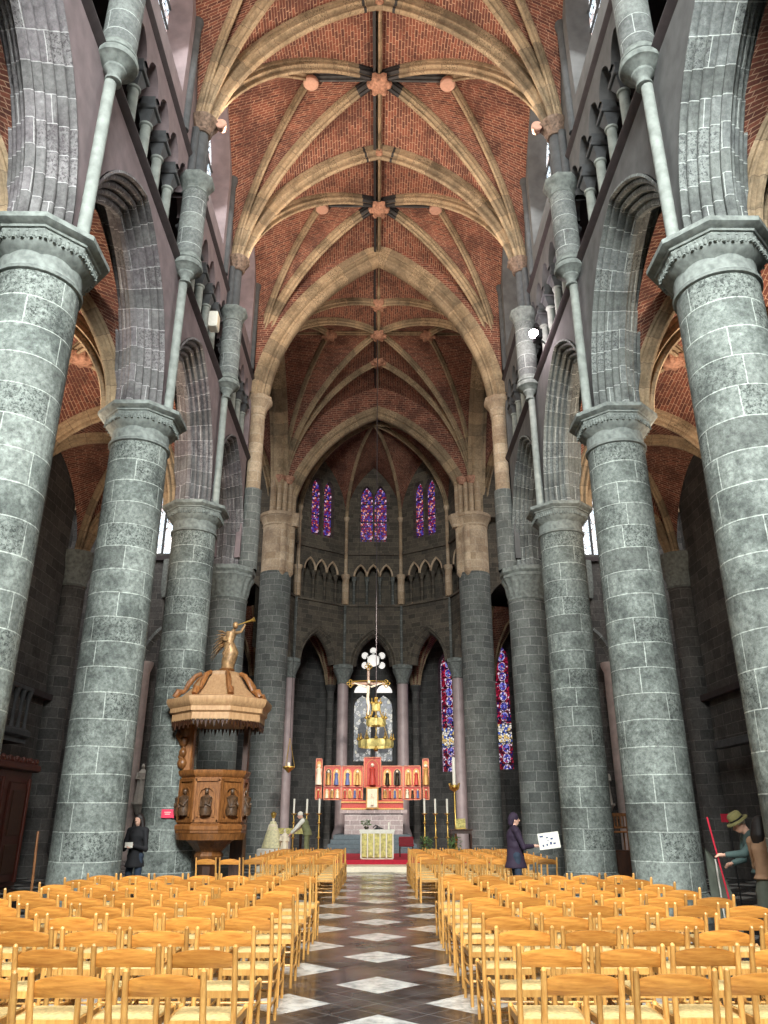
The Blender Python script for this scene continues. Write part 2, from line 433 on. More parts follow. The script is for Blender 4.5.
def boss(par, c, r=.3, mat='boss'):
    m = MB(); m.lathe([(r*.5, .12), (r, .05), (r, -.08), (r*.75, -.18), (0.001, -.24)], 20, c, mod=lambda a, z, k: 1+.18*math.cos(6*a)*(1 if 0 < k < 4 else 0))
    for j in range(6):
        a = 2*PI*j/6; m.ball(V(c)+V((math.cos(a)*r*.85, math.sin(a)*r*.85, -.1)), r*.3, 8)
    m.build('boss', mat, par)

# ------------------------------------------------------------------ nave vault (ceiling)
ceil = MB(); ceil.box((0, 14, 25.3), (40, 60, .3)); ceil = ceil.build('ceiling', 'darkstone', kind='structure', smooth=0)
for i in range(len(YS)-1):
    y0, y1 = YS[i], YS[i+1]
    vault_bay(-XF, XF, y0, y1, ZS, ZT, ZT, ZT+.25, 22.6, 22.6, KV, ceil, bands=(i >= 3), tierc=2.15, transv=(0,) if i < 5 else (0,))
    boss(ceil, (0, (y0+y1)/2, ZT-.15), .34)
    boss(ceil, (0, y1, ZT-.25), .16)
# crossing arch (triple, wide) at Y 25.5
def full_arch(half, rise, k):
    hc = halfcurve(half, rise, k); return hc+[(2*half-a, b) for a, b in hc[-2::-1]]
WIDE = [(-.1, -.45), (.1, -.45), (.14, -.40), (.22, -.42), (.28, -.34), (.28, -.26), (.36, -.22), (.40, -.26), (.50, -.2), (.54, -.1), (.54, .1), (.50, .2), (.40, .26), (.36, .22), (.28, .26), (.28, .34), (.22, .42), (.14, .40), (.1, .45), (-.1, .45)]
m = MB(); sweep(m, (-XF+.05, 25.5, 16.4), (1, 0, 0), full_arch(XF-.05, 6.9, .82), WIDE, (0, 1, 0)); m.build('crossing_arch', 'rib', ceil)
# wall above crossing arch between arch and vault
m = MB()
pts = full_arch(XF-.05, 6.9, .82)
for yy in (25.1, 25.9):
    for a, b in zip(pts, pts[1:]):
        m.face([(a[0]-XF+.05, yy, 16.4+a[1]), (b[0]-XF+.05, yy, 16.4+b[1]), (b[0]-XF+.05, yy, 25.2), (a[0]-XF+.05, yy, 25.2)], [(a[0], a[1]), (b[0], b[1]), (b[0], 9), (a[0], 9)])
m.build('gable_wall', 'brick', ceil)
# crossing vault: star pattern
CX0, CX1, CY0, CY1 = -4.9, 4.9, 25.8, YX-.3
CYM = (CY0+CY1)/2; ZX = 23.1; ZSX = 17.4
web = MB()
def curve3(A, B, k=.8, n=18):
    A = V(A); B = V(B); h = V((B.x-A.x, B.y-A.y, 0)); L = h.length; h.normalize()
    hc = halfcurve(L, B.z-A.z, k, n); return A, h, hc, [A+h*a+V((0, 0, b)) for a, b in hc]
def rule_into(web, Pa, Pb, mm=6):
    la = [0]
    for a, b in zip(Pa, Pa[1:]): la.append(la[-1]+(b-a).length)
    G = [[Pa[i].lerp(Pb[i], j/(mm-1)) for j in range(mm)] for i in range(len(Pa))]
    ds = [(Pb[i]-Pa[i]).length for i in range(len(Pa))]
    web.grid(G, lambda i, j: (j/(mm-1)*ds[i], la[i]))
for cx in (CX0, CX1):
    for cy in (CY0, CY1):
        c = (cx, cy, ZSX); sy = 1 if cy > CYM else -1; sx = 1 if cx > 0 else -1
        ends = [(0, cy, ZX-.1), (0, CYM+sy*2.35, ZX), (0, CYM, ZX+.1), (sx*2.35, CYM, ZX), (cx, CYM, ZX-.1)]
        C = [curve3(c, e) for e in ends]
        for a, b in zip(C, C[1:]): rule_into(web, a[3], b[3])
        for q in C[1:4]:
            m = MB(); sweep(m, q[0], q[1], q[2], scl(RIB, .8), q[1].cross(V((0, 0, 1)))); m.build('vault_rib', 'rib', ceil)
web.build('vault_web', 'brick', ceil)
m = MB()
m.grid([[V((d, yy, ZX+.1-o)) for o, d in scl(RIB, .7, .6)] for yy in (CY0, CY1)], lambda i, j: (j*.1, i*9)); m.build('ridge_rib', 'rib', ceil)
m = MB(); m.grid([[V((-.17+d, yy, ZX+.1-o)) for o, d in ((-.05, -.05), (.24, -.05), (.26, .04), (-.05, .04))] for yy in (CY0, CY1)]); m.build('ridge_shade_strip', 'black', ceil, smooth=0)  # same modelled shade strip beside the crossing ridge
m = MB()
m.grid([[V((xx, CYM+d, ZX+.1-o)) for o, d in scl(RIB, .7, .6)] for xx in (CX0, CX1)], lambda i, j: (j*.1, i*9)); m.build('ridge_rib', 'rib', ceil)
for p in ((0, CYM), (0, CYM-2.35), (0, CYM+2.35), (-2.35, CYM), (2.35, CYM)): boss(ceil, (p[0], p[1], ZX-.15), .34)
# choir arch at YX
m = MB(); sweep(m, (-4.75, YX, 15.7), (1, 0, 0), full_arch(4.75, 6.1, .85), scl(WIDE, .85), (0, 1, 0)); m.build('choir_arch', 'rib', ceil)
m = MB(); pts = full_arch(4.75, 6.1, .85)
for yy in (YX-.38, YX+.38):
    for a, b in zip(pts, pts[1:]):
        m.face([(a[0]-4.75, yy, 15.7+a[1]), (b[0]-4.75, yy, 15.7+b[1]), (b[0]-4.75, yy, 25.2), (a[0]-4.75, yy, 25.2)], [(a[0], a[1]), (b[0], b[1]), (b[0], 9), (a[0], 9)])
m.build('gable_wall', 'brick', ceil)
# side arches of crossing (towards the transepts)
for s in (-1, 1):
    m = MB(); L = YX-25.5
    sweep(m, (s*5.0, 25.5, 15.9), (0, 1, 0), full_arch(L/2, 6.9, .85), scl(WIDE, .9, 1.), (1, 0, 0)); m.build('side_arch', 'rib', ceil)
    m = MB(); pts = full_arch(L/2, 6.9, .85)
    for xx in (s*4.6, s*5.4):
        for a, b in zip(pts, pts[1:]):
            m.face([(xx, 25.5+a[0], 15.9+a[1]), (xx, 25.5+b[0], 15.9+b[1]), (xx, 25.5+b[0], 25.2), (xx, 25.5+a[0], 25.2)], [(a[0], a[1]), (b[0], b[1]), (b[0], 9), (a[0], 9)])
    m.build('gable_wall', 'brick', ceil)
    # transept vault
    vault_bay(s*5.2 if s > 0 else -15.2, 15.2 if s > 0 else s*5.2, 25.5, YX, 16, 22.8, 22.8, 23, 22.6, 22.6, .85, ceil, transv=())
    # aisle vaults
    for i in range(len(YS)-1):
        xa, xb = (5.65, XO-.1) if s > 0 else (-XO+.1, -5.65)
        vault_bay(xa, xb, YS[i], YS[i+1], 9.8, 12.95, 12.95, 13.25, 12.9, 12.9, .95, ceil, transv=(0, 1) if i == 5 else (0,), rs=.85, ridge=False)
        boss(ceil, (s*(XC+XO)/2, (YS[i]+YS[i+1])/2, 12.95), .28)
m = MB()
for s in (-1, 1): m.box((s*8, 9.5, 13.6), (5, 32, .1))
m.build('aisle_roof', 'darkstone', ceil, smooth=0)

# ------------------------------------------------------------------ nave side walls
def roll(o, d, r, n=5):
    return [(o+r*(1-math.cos(PI*j/n))*1.0, d-r*.9*math.sin(PI*j/n)) for j in range(n+1)]
_half = [(0, -.04), (.05, -.05), (.07, .02), (.05, .08)]+roll(.07, .10, .045)+[(.17, .2), (.15, .26)]+roll(.19, .24, .05)+[(.30, .36), (.28, .42)]+roll(.32, .38, .045)+[(.42, .48), (.50, .46), (.55, .50)]
ARCO = _half+[(o, 1.1-d) for o, d in _half[::-1]]
for s, side in ((-1, 'left'), (1, 'right')):
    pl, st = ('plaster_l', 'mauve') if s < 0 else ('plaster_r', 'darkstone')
    nrm = (-s, 0)
    lo = MB()
    ops = []
    for i in range(len(YS)-1):
        ym = (YS[i]+YS[i+1])/2; ops.append((ym-YS[0], (YS[i+1]-YS[i])/2-.12, ZC, 10.0, 3.4))
    band(lo, (s*XF, YS[0]), (s*XF, YS[-1]), ZC, 13.75, nrm, 1.0, ops, reveal=False)
    # frieze above triforium and clerestory
    tri = []
    for i in range(len(YS)-1):
        P = (YS[i+1]-YS[i])/6
        for j in range(6): tri.append((YS[i]+P*(j+.5)-YS[0], P/2-.09, 15.95, 15.95, .52))
    band(lo, (s*XF, YS[0]), (s*XF, YS[-1]), 15.95, 17.0, nrm, .45, tri)
    cl = [((YS[i]+YS[i+1])/2-YS[0], 1.35, 17.9, 20.2, 2.1) for i in range(len(YS)-1)]
    band(lo, (s*XF, YS[0]), (s*XF, YS[-1]), 17.0, 23.6, nrm, .9, cl)
    # triforium passage: floor, back wall
    lo.box((s*(XF+.85), (YS[0]+YS[-1])/2, 13.8), (1.7, YS[-1]-YS[0], .12))
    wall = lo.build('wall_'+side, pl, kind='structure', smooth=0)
    m = MB(); m.box((s*(XF+1.7), (YS[0]+YS[-1])/2, 15.4), (.12, YS[-1]-YS[0], 3.4)); m.box((s*(XF+1.0), (YS[0]+YS[-1])/2, 16.9), (1.4, YS[-1]-YS[0], .12)); m.build('triforium_back', 'string', wall, smooth=0)  # back wall coloured dark to hold the shade of the passage
    for i in range(len(YS)-1):
        ym = (YS[i]+YS[i+1])/2; h = (YS[i+1]-YS[i])/2-.12
        m = MB(); P = pointed(h, 3.4, 16)
        P = [(P[0][0], -.37)]+P+[(P[-1][0], -.37)]
        sweep(m, (s*(XF), ym, 10.0), (0, 1, 0), P, ARCO, (s*.9, 0, 0), uvs=1.)
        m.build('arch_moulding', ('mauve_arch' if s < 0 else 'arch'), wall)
    # string courses
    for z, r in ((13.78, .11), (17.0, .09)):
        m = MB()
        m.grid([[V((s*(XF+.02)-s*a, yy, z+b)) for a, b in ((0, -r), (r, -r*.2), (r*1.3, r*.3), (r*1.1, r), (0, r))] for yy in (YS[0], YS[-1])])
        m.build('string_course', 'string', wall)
    # triforium colonnettes
    for i in range(1, len(YS)-1):
        P = (YS[i+1]-YS[i])/6
        for j in range(0, 7):
            yy = YS[i]+P*j
            if j in (0,) : continue
            if j == 6: continue
            m = MB(); X = s*(XF+.2)
            m.box((X, yy, 13.95), (.34, .34, .14), bev=.02)
            m.lathe([(.15, 14.0), (.16, 14.06), (.115, 14.12), (.105, 15.2), (.14, 15.22), (.14, 15.27), (.11, 15.29)], 16, (X, yy, 0), mi=1)
            m.lathe([(.14, 15.28), (.15, 15.36), (.24, 15.52), (.24, 15.56)], 4, (X, yy, 0), a0=PI/4)
            m.box((X, yy, 15.61), (.46, .42, .09), bev=.015)
            m.box((X, yy, 15.69), (.38, .34, .07))
            m.box((X, yy, 15.86), (.30, .22, .28))
            m.build('colonnette', ['darkstone', 'shaft'], wall, smooth=30)
    # bay shafts
    for i in range(1, len(YS)):
        yy = YS[i]; last = i == len(YS)-1
        if not last:
            X = s*(XF-.16)
            m = MB(); m.lathe([(.1, ZC-.02), (.1, 13.3)], 14, (X, yy, 0), cap=False); m.build('thin_shaft', 'shaft', wall)
            X = s*(XF-.2)
            m = MB(); m.lathe([(.095, 13.25), (.14, 13.26), (.14, 13.31), (.11, 13.33), (.12, 13.42), (.19, 13.5), (.19, 13.55), (.22, 13.57), (.3, 13.64), (.36, 13.66), (.38, 13.72), (.36, 13.78), (.31, 13.79), (.31, 13.82), (.34, 13.84), (.34, 13.9), (.3, 13.92), (.3, 14.02)], 28, (X, yy, 0)); m.build('corbel', 'capital', wall)
            m = MB(); m.lathe([(.30, 14.0), (.30, 15.9)], 28, (X, yy, 0), cap=False); m.build('thick_shaft', 'arch', wall)
            m = MB(); m.lathe([(.30, 15.88), (.34, 15.92), (.31, 15.98), (.35, 16.1), (.42, 16.22), (.45, 16.26), (.45, 16.36), (.3, 16.4)], 8, (X, yy, 0), a0=PI/8)
            m.build('capital', 'capital', wall)
            m = MB()
            for dx, dy, r in ((0, 0, .16), (.12, -.17, .10), (.12, .17, .10)):
                m.lathe([(r, 16.38), (r, 17.95)], 14, (X+s*dx, yy+dy, 0), cap=False)
            m.build('clustered_shaft', 'darkstone', wall)
            m = MB(); m.lathe([(.2, 17.9), (.24, 17.95), (.22, 18.0), (.3, 18.2), (.37, 18.3), (.37, 18.36), (.2, 18.4)], 28, (X, yy, 0), mod=lambda a, z, k: 1+(.12*math.cos(9*a+z*9) if 1 < k < 5 else 0))
            m.build('capital', 'foliage_stone', wall)
        else:
            X = s*(XF-.22)
            m = MB(); m.lathe([(.34, 9.6), (.34, 12.6)], 24, (X, yy, 0), cap=False); m.build('crossing_shaft', 'greyblk', wall)
            m = MB(); m.lathe([(.28, 12.6), (.28, 15.7)], 24, (X, yy, 0), cap=False); m.build('crossing_shaft', 'tan', wall)
            m = MB(); m.lathe([(.28, 15.6), (.33, 15.64), (.3, 15.7), (.36, 15.95), (.5, 16.15), (.54, 16.2), (.54, 16.36), (.4, 16.4)], 8, (X, yy, 0), a0=PI/8)
            m.build('capital', 'tan', wall)
    # clerestory windows
    for i in range(1, len(YS)-1):
        ym = (YS[i]+YS[i+1])/2
        m = MB()
        xg = s*(XF+.6)
        lancet_glass(m, (xg, ym), (0, 1), 1.35, 17.9, 20.2, 2.1)
        w = m.build('window_%d' % (i+(0 if s < 0 else 5)), M.setdefault('clear', stained('clear_leaded_glass', [(0, srgb(235, 240, 245)), (.3, srgb(205, 220, 232)), (.6, srgb(250, 250, 250)), (.85, srgb(225, 205, 200))], 1.7, 5., .03)), kind='structure', smooth=0)
        m = MB()
        m.box((xg-s*.05, ym, 19.6), (.12, .14, 3.9))
        for z in (18.6, 19.3, 20.0, 20.7): m.box((xg-s*.03, ym, z), (.05, 2.6, .05))
        for d in (-.65, .65): m.box((xg-s*.03, ym+d, 19.4), (.04, .04, 3.))
        m.build('mullion', 'darkstone', w)
        for d in (-1.75, 1.75):
            m = MB(); m.lathe([(.11, 17.1), (.11, 20.6), (.16, 20.8), (.16, 20.9)], 12, (s*(XF-.02), ym+d, 0)); m.build('window_shaft', 'darkstone', w)

# ------------------------------------------------------------------ columns
def leafmod(nl, amp, ks):
    return lambda a, z, k: 1+(amp*abs(math.cos(nl*a/2)) if k in ks else 0)
ORD = ['nearest', 'second', 'third', 'fourth']
def column_parts(t, idx, r=.60, plinth=None, H=ZC):
    m = MB(); b0 = .0
    m.lathe([(r*1.012, 0), (r*1.0, H*.5), (r*.985, H-.74)], 64, cap=True); m.build('shaft', 'column', t)
    m = MB()
    m.lathe([(r*.985, H-.76), (r*1.05, H-.74), (r*1.06, H-.69), (r*1.0, H-.66), (r*.985, H-.62), (r*.985, H-.3)], 64); m.build('neck', 'capital', t)
    m = MB(); k = 1/math.cos(PI/8)
    m.lathe([(r*.9*k, H-.47), (r*.98*k, H-.42), (r*1.12*k, H-.33), (r*1.15*k, H-.30), (r*1.22*k, H-.16), (r*1.20*k, H-.14)], 8, a0=PI/8)
    for j in range(8):
        a0, a1 = PI/8+j*PI/4, PI/8+(j+1)*PI/4
        A = V((math.cos(a0), math.sin(a0), 0))*r*1.17*k; B = V((math.cos(a1), math.sin(a1), 0))*r*1.17*k
        nn = (A+B).normalized()
        for q in range(9):
            c = A.lerp(B, (q+.5)/9)+V((0, 0, H-.235)); m.ball(c, (.035, .035, .05+.015*(q % 2)), 6)
            m.ball(c+V((0, 0, .055*(1 if q % 2 else -1)))+nn*.01, (.03, .03, .022), 6)
    m.build('carved_capital', 'capital', t)
    m = MB()
    m.lathe([(r*1.20*k, H-.15), (r*1.26*k, H-.14), (r*1.28*k, H-.11), (r*1.38*k, H-.08), (r*1.44*k, H-.05), (r*1.44*k, H+.03), (r*1.38*k, H+.05), (r*.8, H+.05)], 8, a0=PI/8)
    m.build('abacus', 'capital', t)
    if plinth:
        m = MB(); k = 1/math.cos(PI/8); R = r*1.26
        m.lathe([(R*k, 0), (R*k, plinth), (r*1.02*k, plinth+.42)], 8, a0=PI/8); m.build('plinth', 'column', t)
    else:
        m = MB(); m.lathe([(r*1.16, 0), (r*1.16, .3), (r*1.02, .42)], 48); m.build('base', 'column', t)
for s, side in ((-1, 'left'), (1, 'right')):
    for i in range(1, 6):
        yy = YS[i+0]
        if i < 2: continue
        n = i-3
        if i == 2: lab = 'round grey stone column just outside the frame on the %s' % side
        else: lab = '%s round grey stone column on the %s side of the nave' % (ORD[n], side)
        t = empty('column', lab, 'column', (s*XC, yy, 0), group='nave columns')
        column_parts(t, i, plinth=1.04 if (i == 5 and s < 0) else None)
# pier at crossing (4th) : round with foliated ring capital
for s, side in ((-1, 'left'), (1, 'right')):
    t = empty('crossing_pier', 'fourth round grey stone pier on the %s, %s' % (side, 'behind the carved wooden pulpit' if s < 0 else 'behind the visitor in purple'), 'column', (s*5.1, 25.5, 0), group='nave columns')
    r = .63; m = MB(); m.lathe([(r*1.02, 0), (r, 8.5)], 64); m.build('shaft', 'greyblk', t)
    m = MB(); m.lathe([(r, 8.45), (r*1.06, 8.5), (r*1.0, 8.56), (r*1.03, 8.7), (r*1.12, 9.05), (r*1.28, 9.22)], 96, mod=lambda a, z, k: 1+.06*abs(math.cos(8*a)) if k > 2 else 1); m.build('carved_capital', 'capital', t)
    m = MB(); m.lathe([(r*1.28, 9.2), (r*1.38, 9.25), (r*1.38, 9.31), (r*1.3, 9.36), (r*1.42, 9.44), (r*1.42, 9.58), (r, 9.64)], 8, a0=PI/8); m.build('abacus', 'capital', t)
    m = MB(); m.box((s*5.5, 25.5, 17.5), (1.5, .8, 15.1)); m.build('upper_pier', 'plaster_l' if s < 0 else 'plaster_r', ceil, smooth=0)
    m = MB(); m.lathe([(r*1.2, 0), (r*1.2, .5), (r*1.03, .7)], 8, a0=PI/8); m.build('base', 'greyblk', t)
# choir piers
for s, side in ((-1, 'left'), (1, 'right')):
    t = empty('choir_pier', 'tall round stone pier with pale upper part at the choir entrance, %s' % side, 'column', (s*4.84-.13, YX, 0), group='choir entrance piers')
    r = .75
    m = MB(); m.lathe([(r*1.0, 0), (r, 12.7)], 48); m.build('shaft', 'greyblk', t)
    m = MB(); m.lathe([(r*1.0, 12.7), (r, 15.1)], 16); m.lathe([(.08, 12.5), (.16, 12.6), (.22, 12.7), (.2, 12.76), (.2, 15.1)], 16, (-s*.66, -.2, 0)); m.lathe([(.08, 12.5), (.14, 12.6), (.2, 12.7), (.18, 12.76), (.18, 15.1)], 16, (-s*.35, -.58, 0)); m.build('upper_shaft', 'tan', t)
    m = MB(); m.lathe([(r, 15.05), (r*1.06, 15.1), (r*1.02, 15.2), (r*1.2, 15.5), (r*1.3, 15.55), (r*1.3, 15.7), (r, 15.75)], 16, (0, 0, 0)); m.lathe([(.22, 15.05), (.3, 15.3), (.4, 15.55), (.4, 15.7), (.2, 15.75)], 8, (-s*.8, -.25, 0)); m.build('capital', 'tan', t)
    m = MB()
    for dx, dy, rr in ((-.55, -.35, .13), (-.3, -.5, .13), (-.05, -.6, .13), (.25, -.62, .16), (-.7, -.1, .14)):
        m.lathe([(rr, 15.7), (rr, 17.4)], 12, (-s*-dx, dy, 0))
    m.build('vault_shaft', 'tan', t)
    m = MB(); m.lathe([(.15, 17.3), (.18, 17.35), (.3, 17.6), (.3, 17.68)], 10, (-s*.45, -.45, 0)); m.lathe([(.15, 17.3), (.18, 17.35), (.3, 17.6), (.3, 17.68)], 10, (-s*.0, -.6, 0)); m.build('vault_capital', 'boss', t)
    m = MB(); m.box((s*5.35, YX, 19.9), (1.5, .75, 8.6)); m.build('upper_pier', 'choirwall', ceil, smooth=0)

# ------------------------------------------------------------------ floor
m, nt, b = newmat('church_floor_tiles'); M['floor'] = m
tc = N(nt, 'ShaderNodeTexCoord')
mp = N(nt, 'ShaderNodeMapping'); mp.vector_type = 'POINT'; mp.inputs['Rotation'].default_value = (0, 0, PI/4); mp.inputs['Location'].default_value = (.293, -.311, 0)
nt.links.new(tc.outputs['Object'], mp.inputs['Vector'])
# white big tiles
sx = N(nt, 'ShaderNodeSeparateXYZ'); nt.links.new(mp.outputs[0], sx.inputs[0])
def modlt(sock, P, w, off):
    a = N(nt, 'ShaderNodeMath', operation='ADD'); nt.links.new(sock, a.inputs[0]); a.inputs[1].default_value = off+200*P
    f = N(nt, 'ShaderNodeMath', operation='MODULO'); nt.links.new(a.outputs[0], f.inputs[0]); f.inputs[1].default_value = P
    l = N(nt, 'ShaderNodeMath', operation='LESS_THAN'); nt.links.new(f.outputs[0], l.inputs[0]); l.inputs[1].default_value = w
    return l.outputs[0]
PT = 1.24
ox = modlt(sx.outputs[0], PT, PT/2, .31); oy = modlt(sx.outputs[1], PT, PT/2, .31)
an = N(nt, 'ShaderNodeMath', operation='MULTIPLY'); nt.links.new(ox, an.inputs[0]); nt.links.new(oy, an.inputs[1])
jx = modlt(sx.outputs[0], PT/4, .007, .0); jy = modlt(sx.outputs[1], PT/4, .007, .0)
jj = N(nt, 'ShaderNodeMath', operation='MAXIMUM'); nt.links.new(jx, jj.inputs[0]); nt.links.new(jy, jj.inputs[1])
vo = N(nt, 'ShaderNodeTexVoronoi', Scale=1/(PT/4), distance='CHEBYCHEV'); vo.inputs['Randomness'].default_value = 0
nt.links.new(mp.outputs[0], vo.inputs['Vector'])
nz = N(nt, 'ShaderNodeTexNoise', Scale=6., Detail=8., Roughness=.7); nt.links.new(tc.outputs['Object'], nz.inputs['Vector'])
nl = N(nt, 'ShaderNodeTexNoise', Scale=.9, Detail=3.); nt.links.new(tc.outputs['Object'], nl.inputs['Vector'])
sep = N(nt, 'ShaderNodeSeparateColor'); nt.links.new(vo.outputs['Color'], sep.inputs[0])
dark = ramp(nt, sep.outputs[0], [(.0, srgb(24, 24, 26)), (.5, srgb(40, 40, 42)), (1., srgb(66, 62, 62))])
dark = mixc(nt, ramp(nt, nz.outputs[0], [(.55, (0, 0, 0)), (.75, (.5, .5, .5))]), dark, srgb(120, 116, 114))
dark = mixc(nt, jj.outputs[0], dark, srgb(120, 118, 116))
white = ramp(nt, nz.outputs[0], [(.35, srgb(130, 132, 132)), (.6, srgb(205, 205, 200))])
c = mixc(nt, an.outputs[0], dark, white); nt.links.new(c, b.inputs['Base Color'])
rr = ramp(nt, nl.outputs[0], [(.3, (.14,)*3), (.7, (.34,)*3)]); nt.links.new(rr, b.inputs['Roughness'])
bump(nt, b, nz.outputs[0], .06, .01)
m = MB(); m.box((0, 18, -.1), (34, 62, .2)); m.build('floor', 'floor', kind='structure', smooth=0)

# ------------------------------------------------------------------ aisle outer walls, transepts, west wall
for s, side in ((-1, 'left'), (1, 'right')):
    m = MB(); nrm = (-s, 0)
    band(m, (s*XO, YS[0]), (s*XO, 25.0), 0, 14., nrm, .5)
    w = m.build('wall_aisle_'+side, 'wall', kind='structure', smooth=0)
    for i in range(1, len(YS)):
        m = MB(); X = s*(XO-.15)
        m.lathe([(.5, 0), (.5, .5), (.42, .7), (.42, 9.0)], 20, (X, YS[i], 0)); m.build('respond_shaft', 'wall', w)
        m = MB(); m.lathe([(.42, 8.95), (.47, 9.0), (.43, 9.1), (.5, 9.5), (.62, 9.85), (.66, 9.95), (.66, 10.15)], 32, (X, YS[i], 0), mod=lambda a, z, k: 1+(.07*abs(math.cos(6*a)) if 2 < k < 5 else 0)); m.build('respond_capital', 'capital', w)
    m = MB(); m.box((s*(XO-.1), 10, 5.2), (.25, 32, .18)); m.build('string_course', 'string', w, smooth=0)
    # transept: west wall piece, end wall, east wall
    m = MB()
    band(m, (s*XO, 25.0), (s*15.3, 25.0), 0, 24, (0, 1), .5)
    band(m, (s*15.3, 25.0), (s*15.3, YX+1), 0, 24, (-s, 0), .5)
    m.build('wall_transept_'+side, 'wall', kind='structure', smooth=0)
    m = MB(); YE = YX+.4
    band(m, (s*7.2, YE), (s*15.3, YE), 0, 24, (0, -1), .7, [(3.65, .85, 13.9, 17.5, 1.6)], ends=True)
    w = m.build('wall_transept_east_'+side, 'wall', kind='structure', smooth=0)
    m = MB(); band(m, (s*5.2, YE), (s*7.25, YE), 11.0, 24, (0, -1), .7, [(1.02, .9, 11, 11, 1.5)]); m.build('upper_wall', 'choirwall', w, smooth=0)
    m = MB(); m.box((s*11.2, YE-.08, 13.6), (8.1, .22, .2)); m.build('string_course', 'string', w, smooth=0)
    m = MB(); lancet_glass(m, (s*10.85, YE+.4), (1, 0), .85, 13.9, 17.5, 1.6); g = m.build('window_%d' % (12+s), 'clear', kind='structure', smooth=0)
    m = MB(); m.box((s*10.85, YE+.35, 15.8), (.1, .1, 4)); m.build('mullion', 'darkstone', g, smooth=0)
    m = MB()
    P = pointed(1.5, 2.2); P = [(-1.5, -6)]+P+[(1.5, -6)]
    sweep(m, (s*9.6, YE-.12, 8.2), (1, 0, 0), P, [(-.2, .12), (-.2, 0), (-.05, -.05), (.05, .05), (.12, .12)], (0, 1, 0)); m.build('blind_arch', 'arch', w)
    m = MB(); m.lathe([(.28, 0), (.28, 8.0), (.4, 8.3), (.4, 8.45)], 16, (s*10.9, YE-.2, 0)); m.build('wall_shaft', 'palepink', w)
    m = MB(); m.lathe([(.2, 11.6), (.3, 12.1), (.3, 13.5)], 8, (s*10.3, YE-.1, 0)); m.build('corbel', 'capital', w)
m = MB(); band(m, (-12, -6.6), (12, -6.6), 0, 24, (0, 1), .4, [(12, 3.2, 6, 12, 5.5)])
w = m.build('wall_front', 'wall', kind='structure', smooth=0)
m = MB(); lancet_glass(m, (0, -6.8), (1, 0), 3.2, 6, 12, 5.5); w = m.build('window_20', 'clear', kind='structure', smooth=0)  # unseen glowing window, added behind the camera to go with the frontal light
m = MB()
for x in (-1.6, 0, 1.6): m.box((x, -6.75, 10.5), (.18, .15, 9))
m.build('mullion', 'darkstone', w, smooth=0)
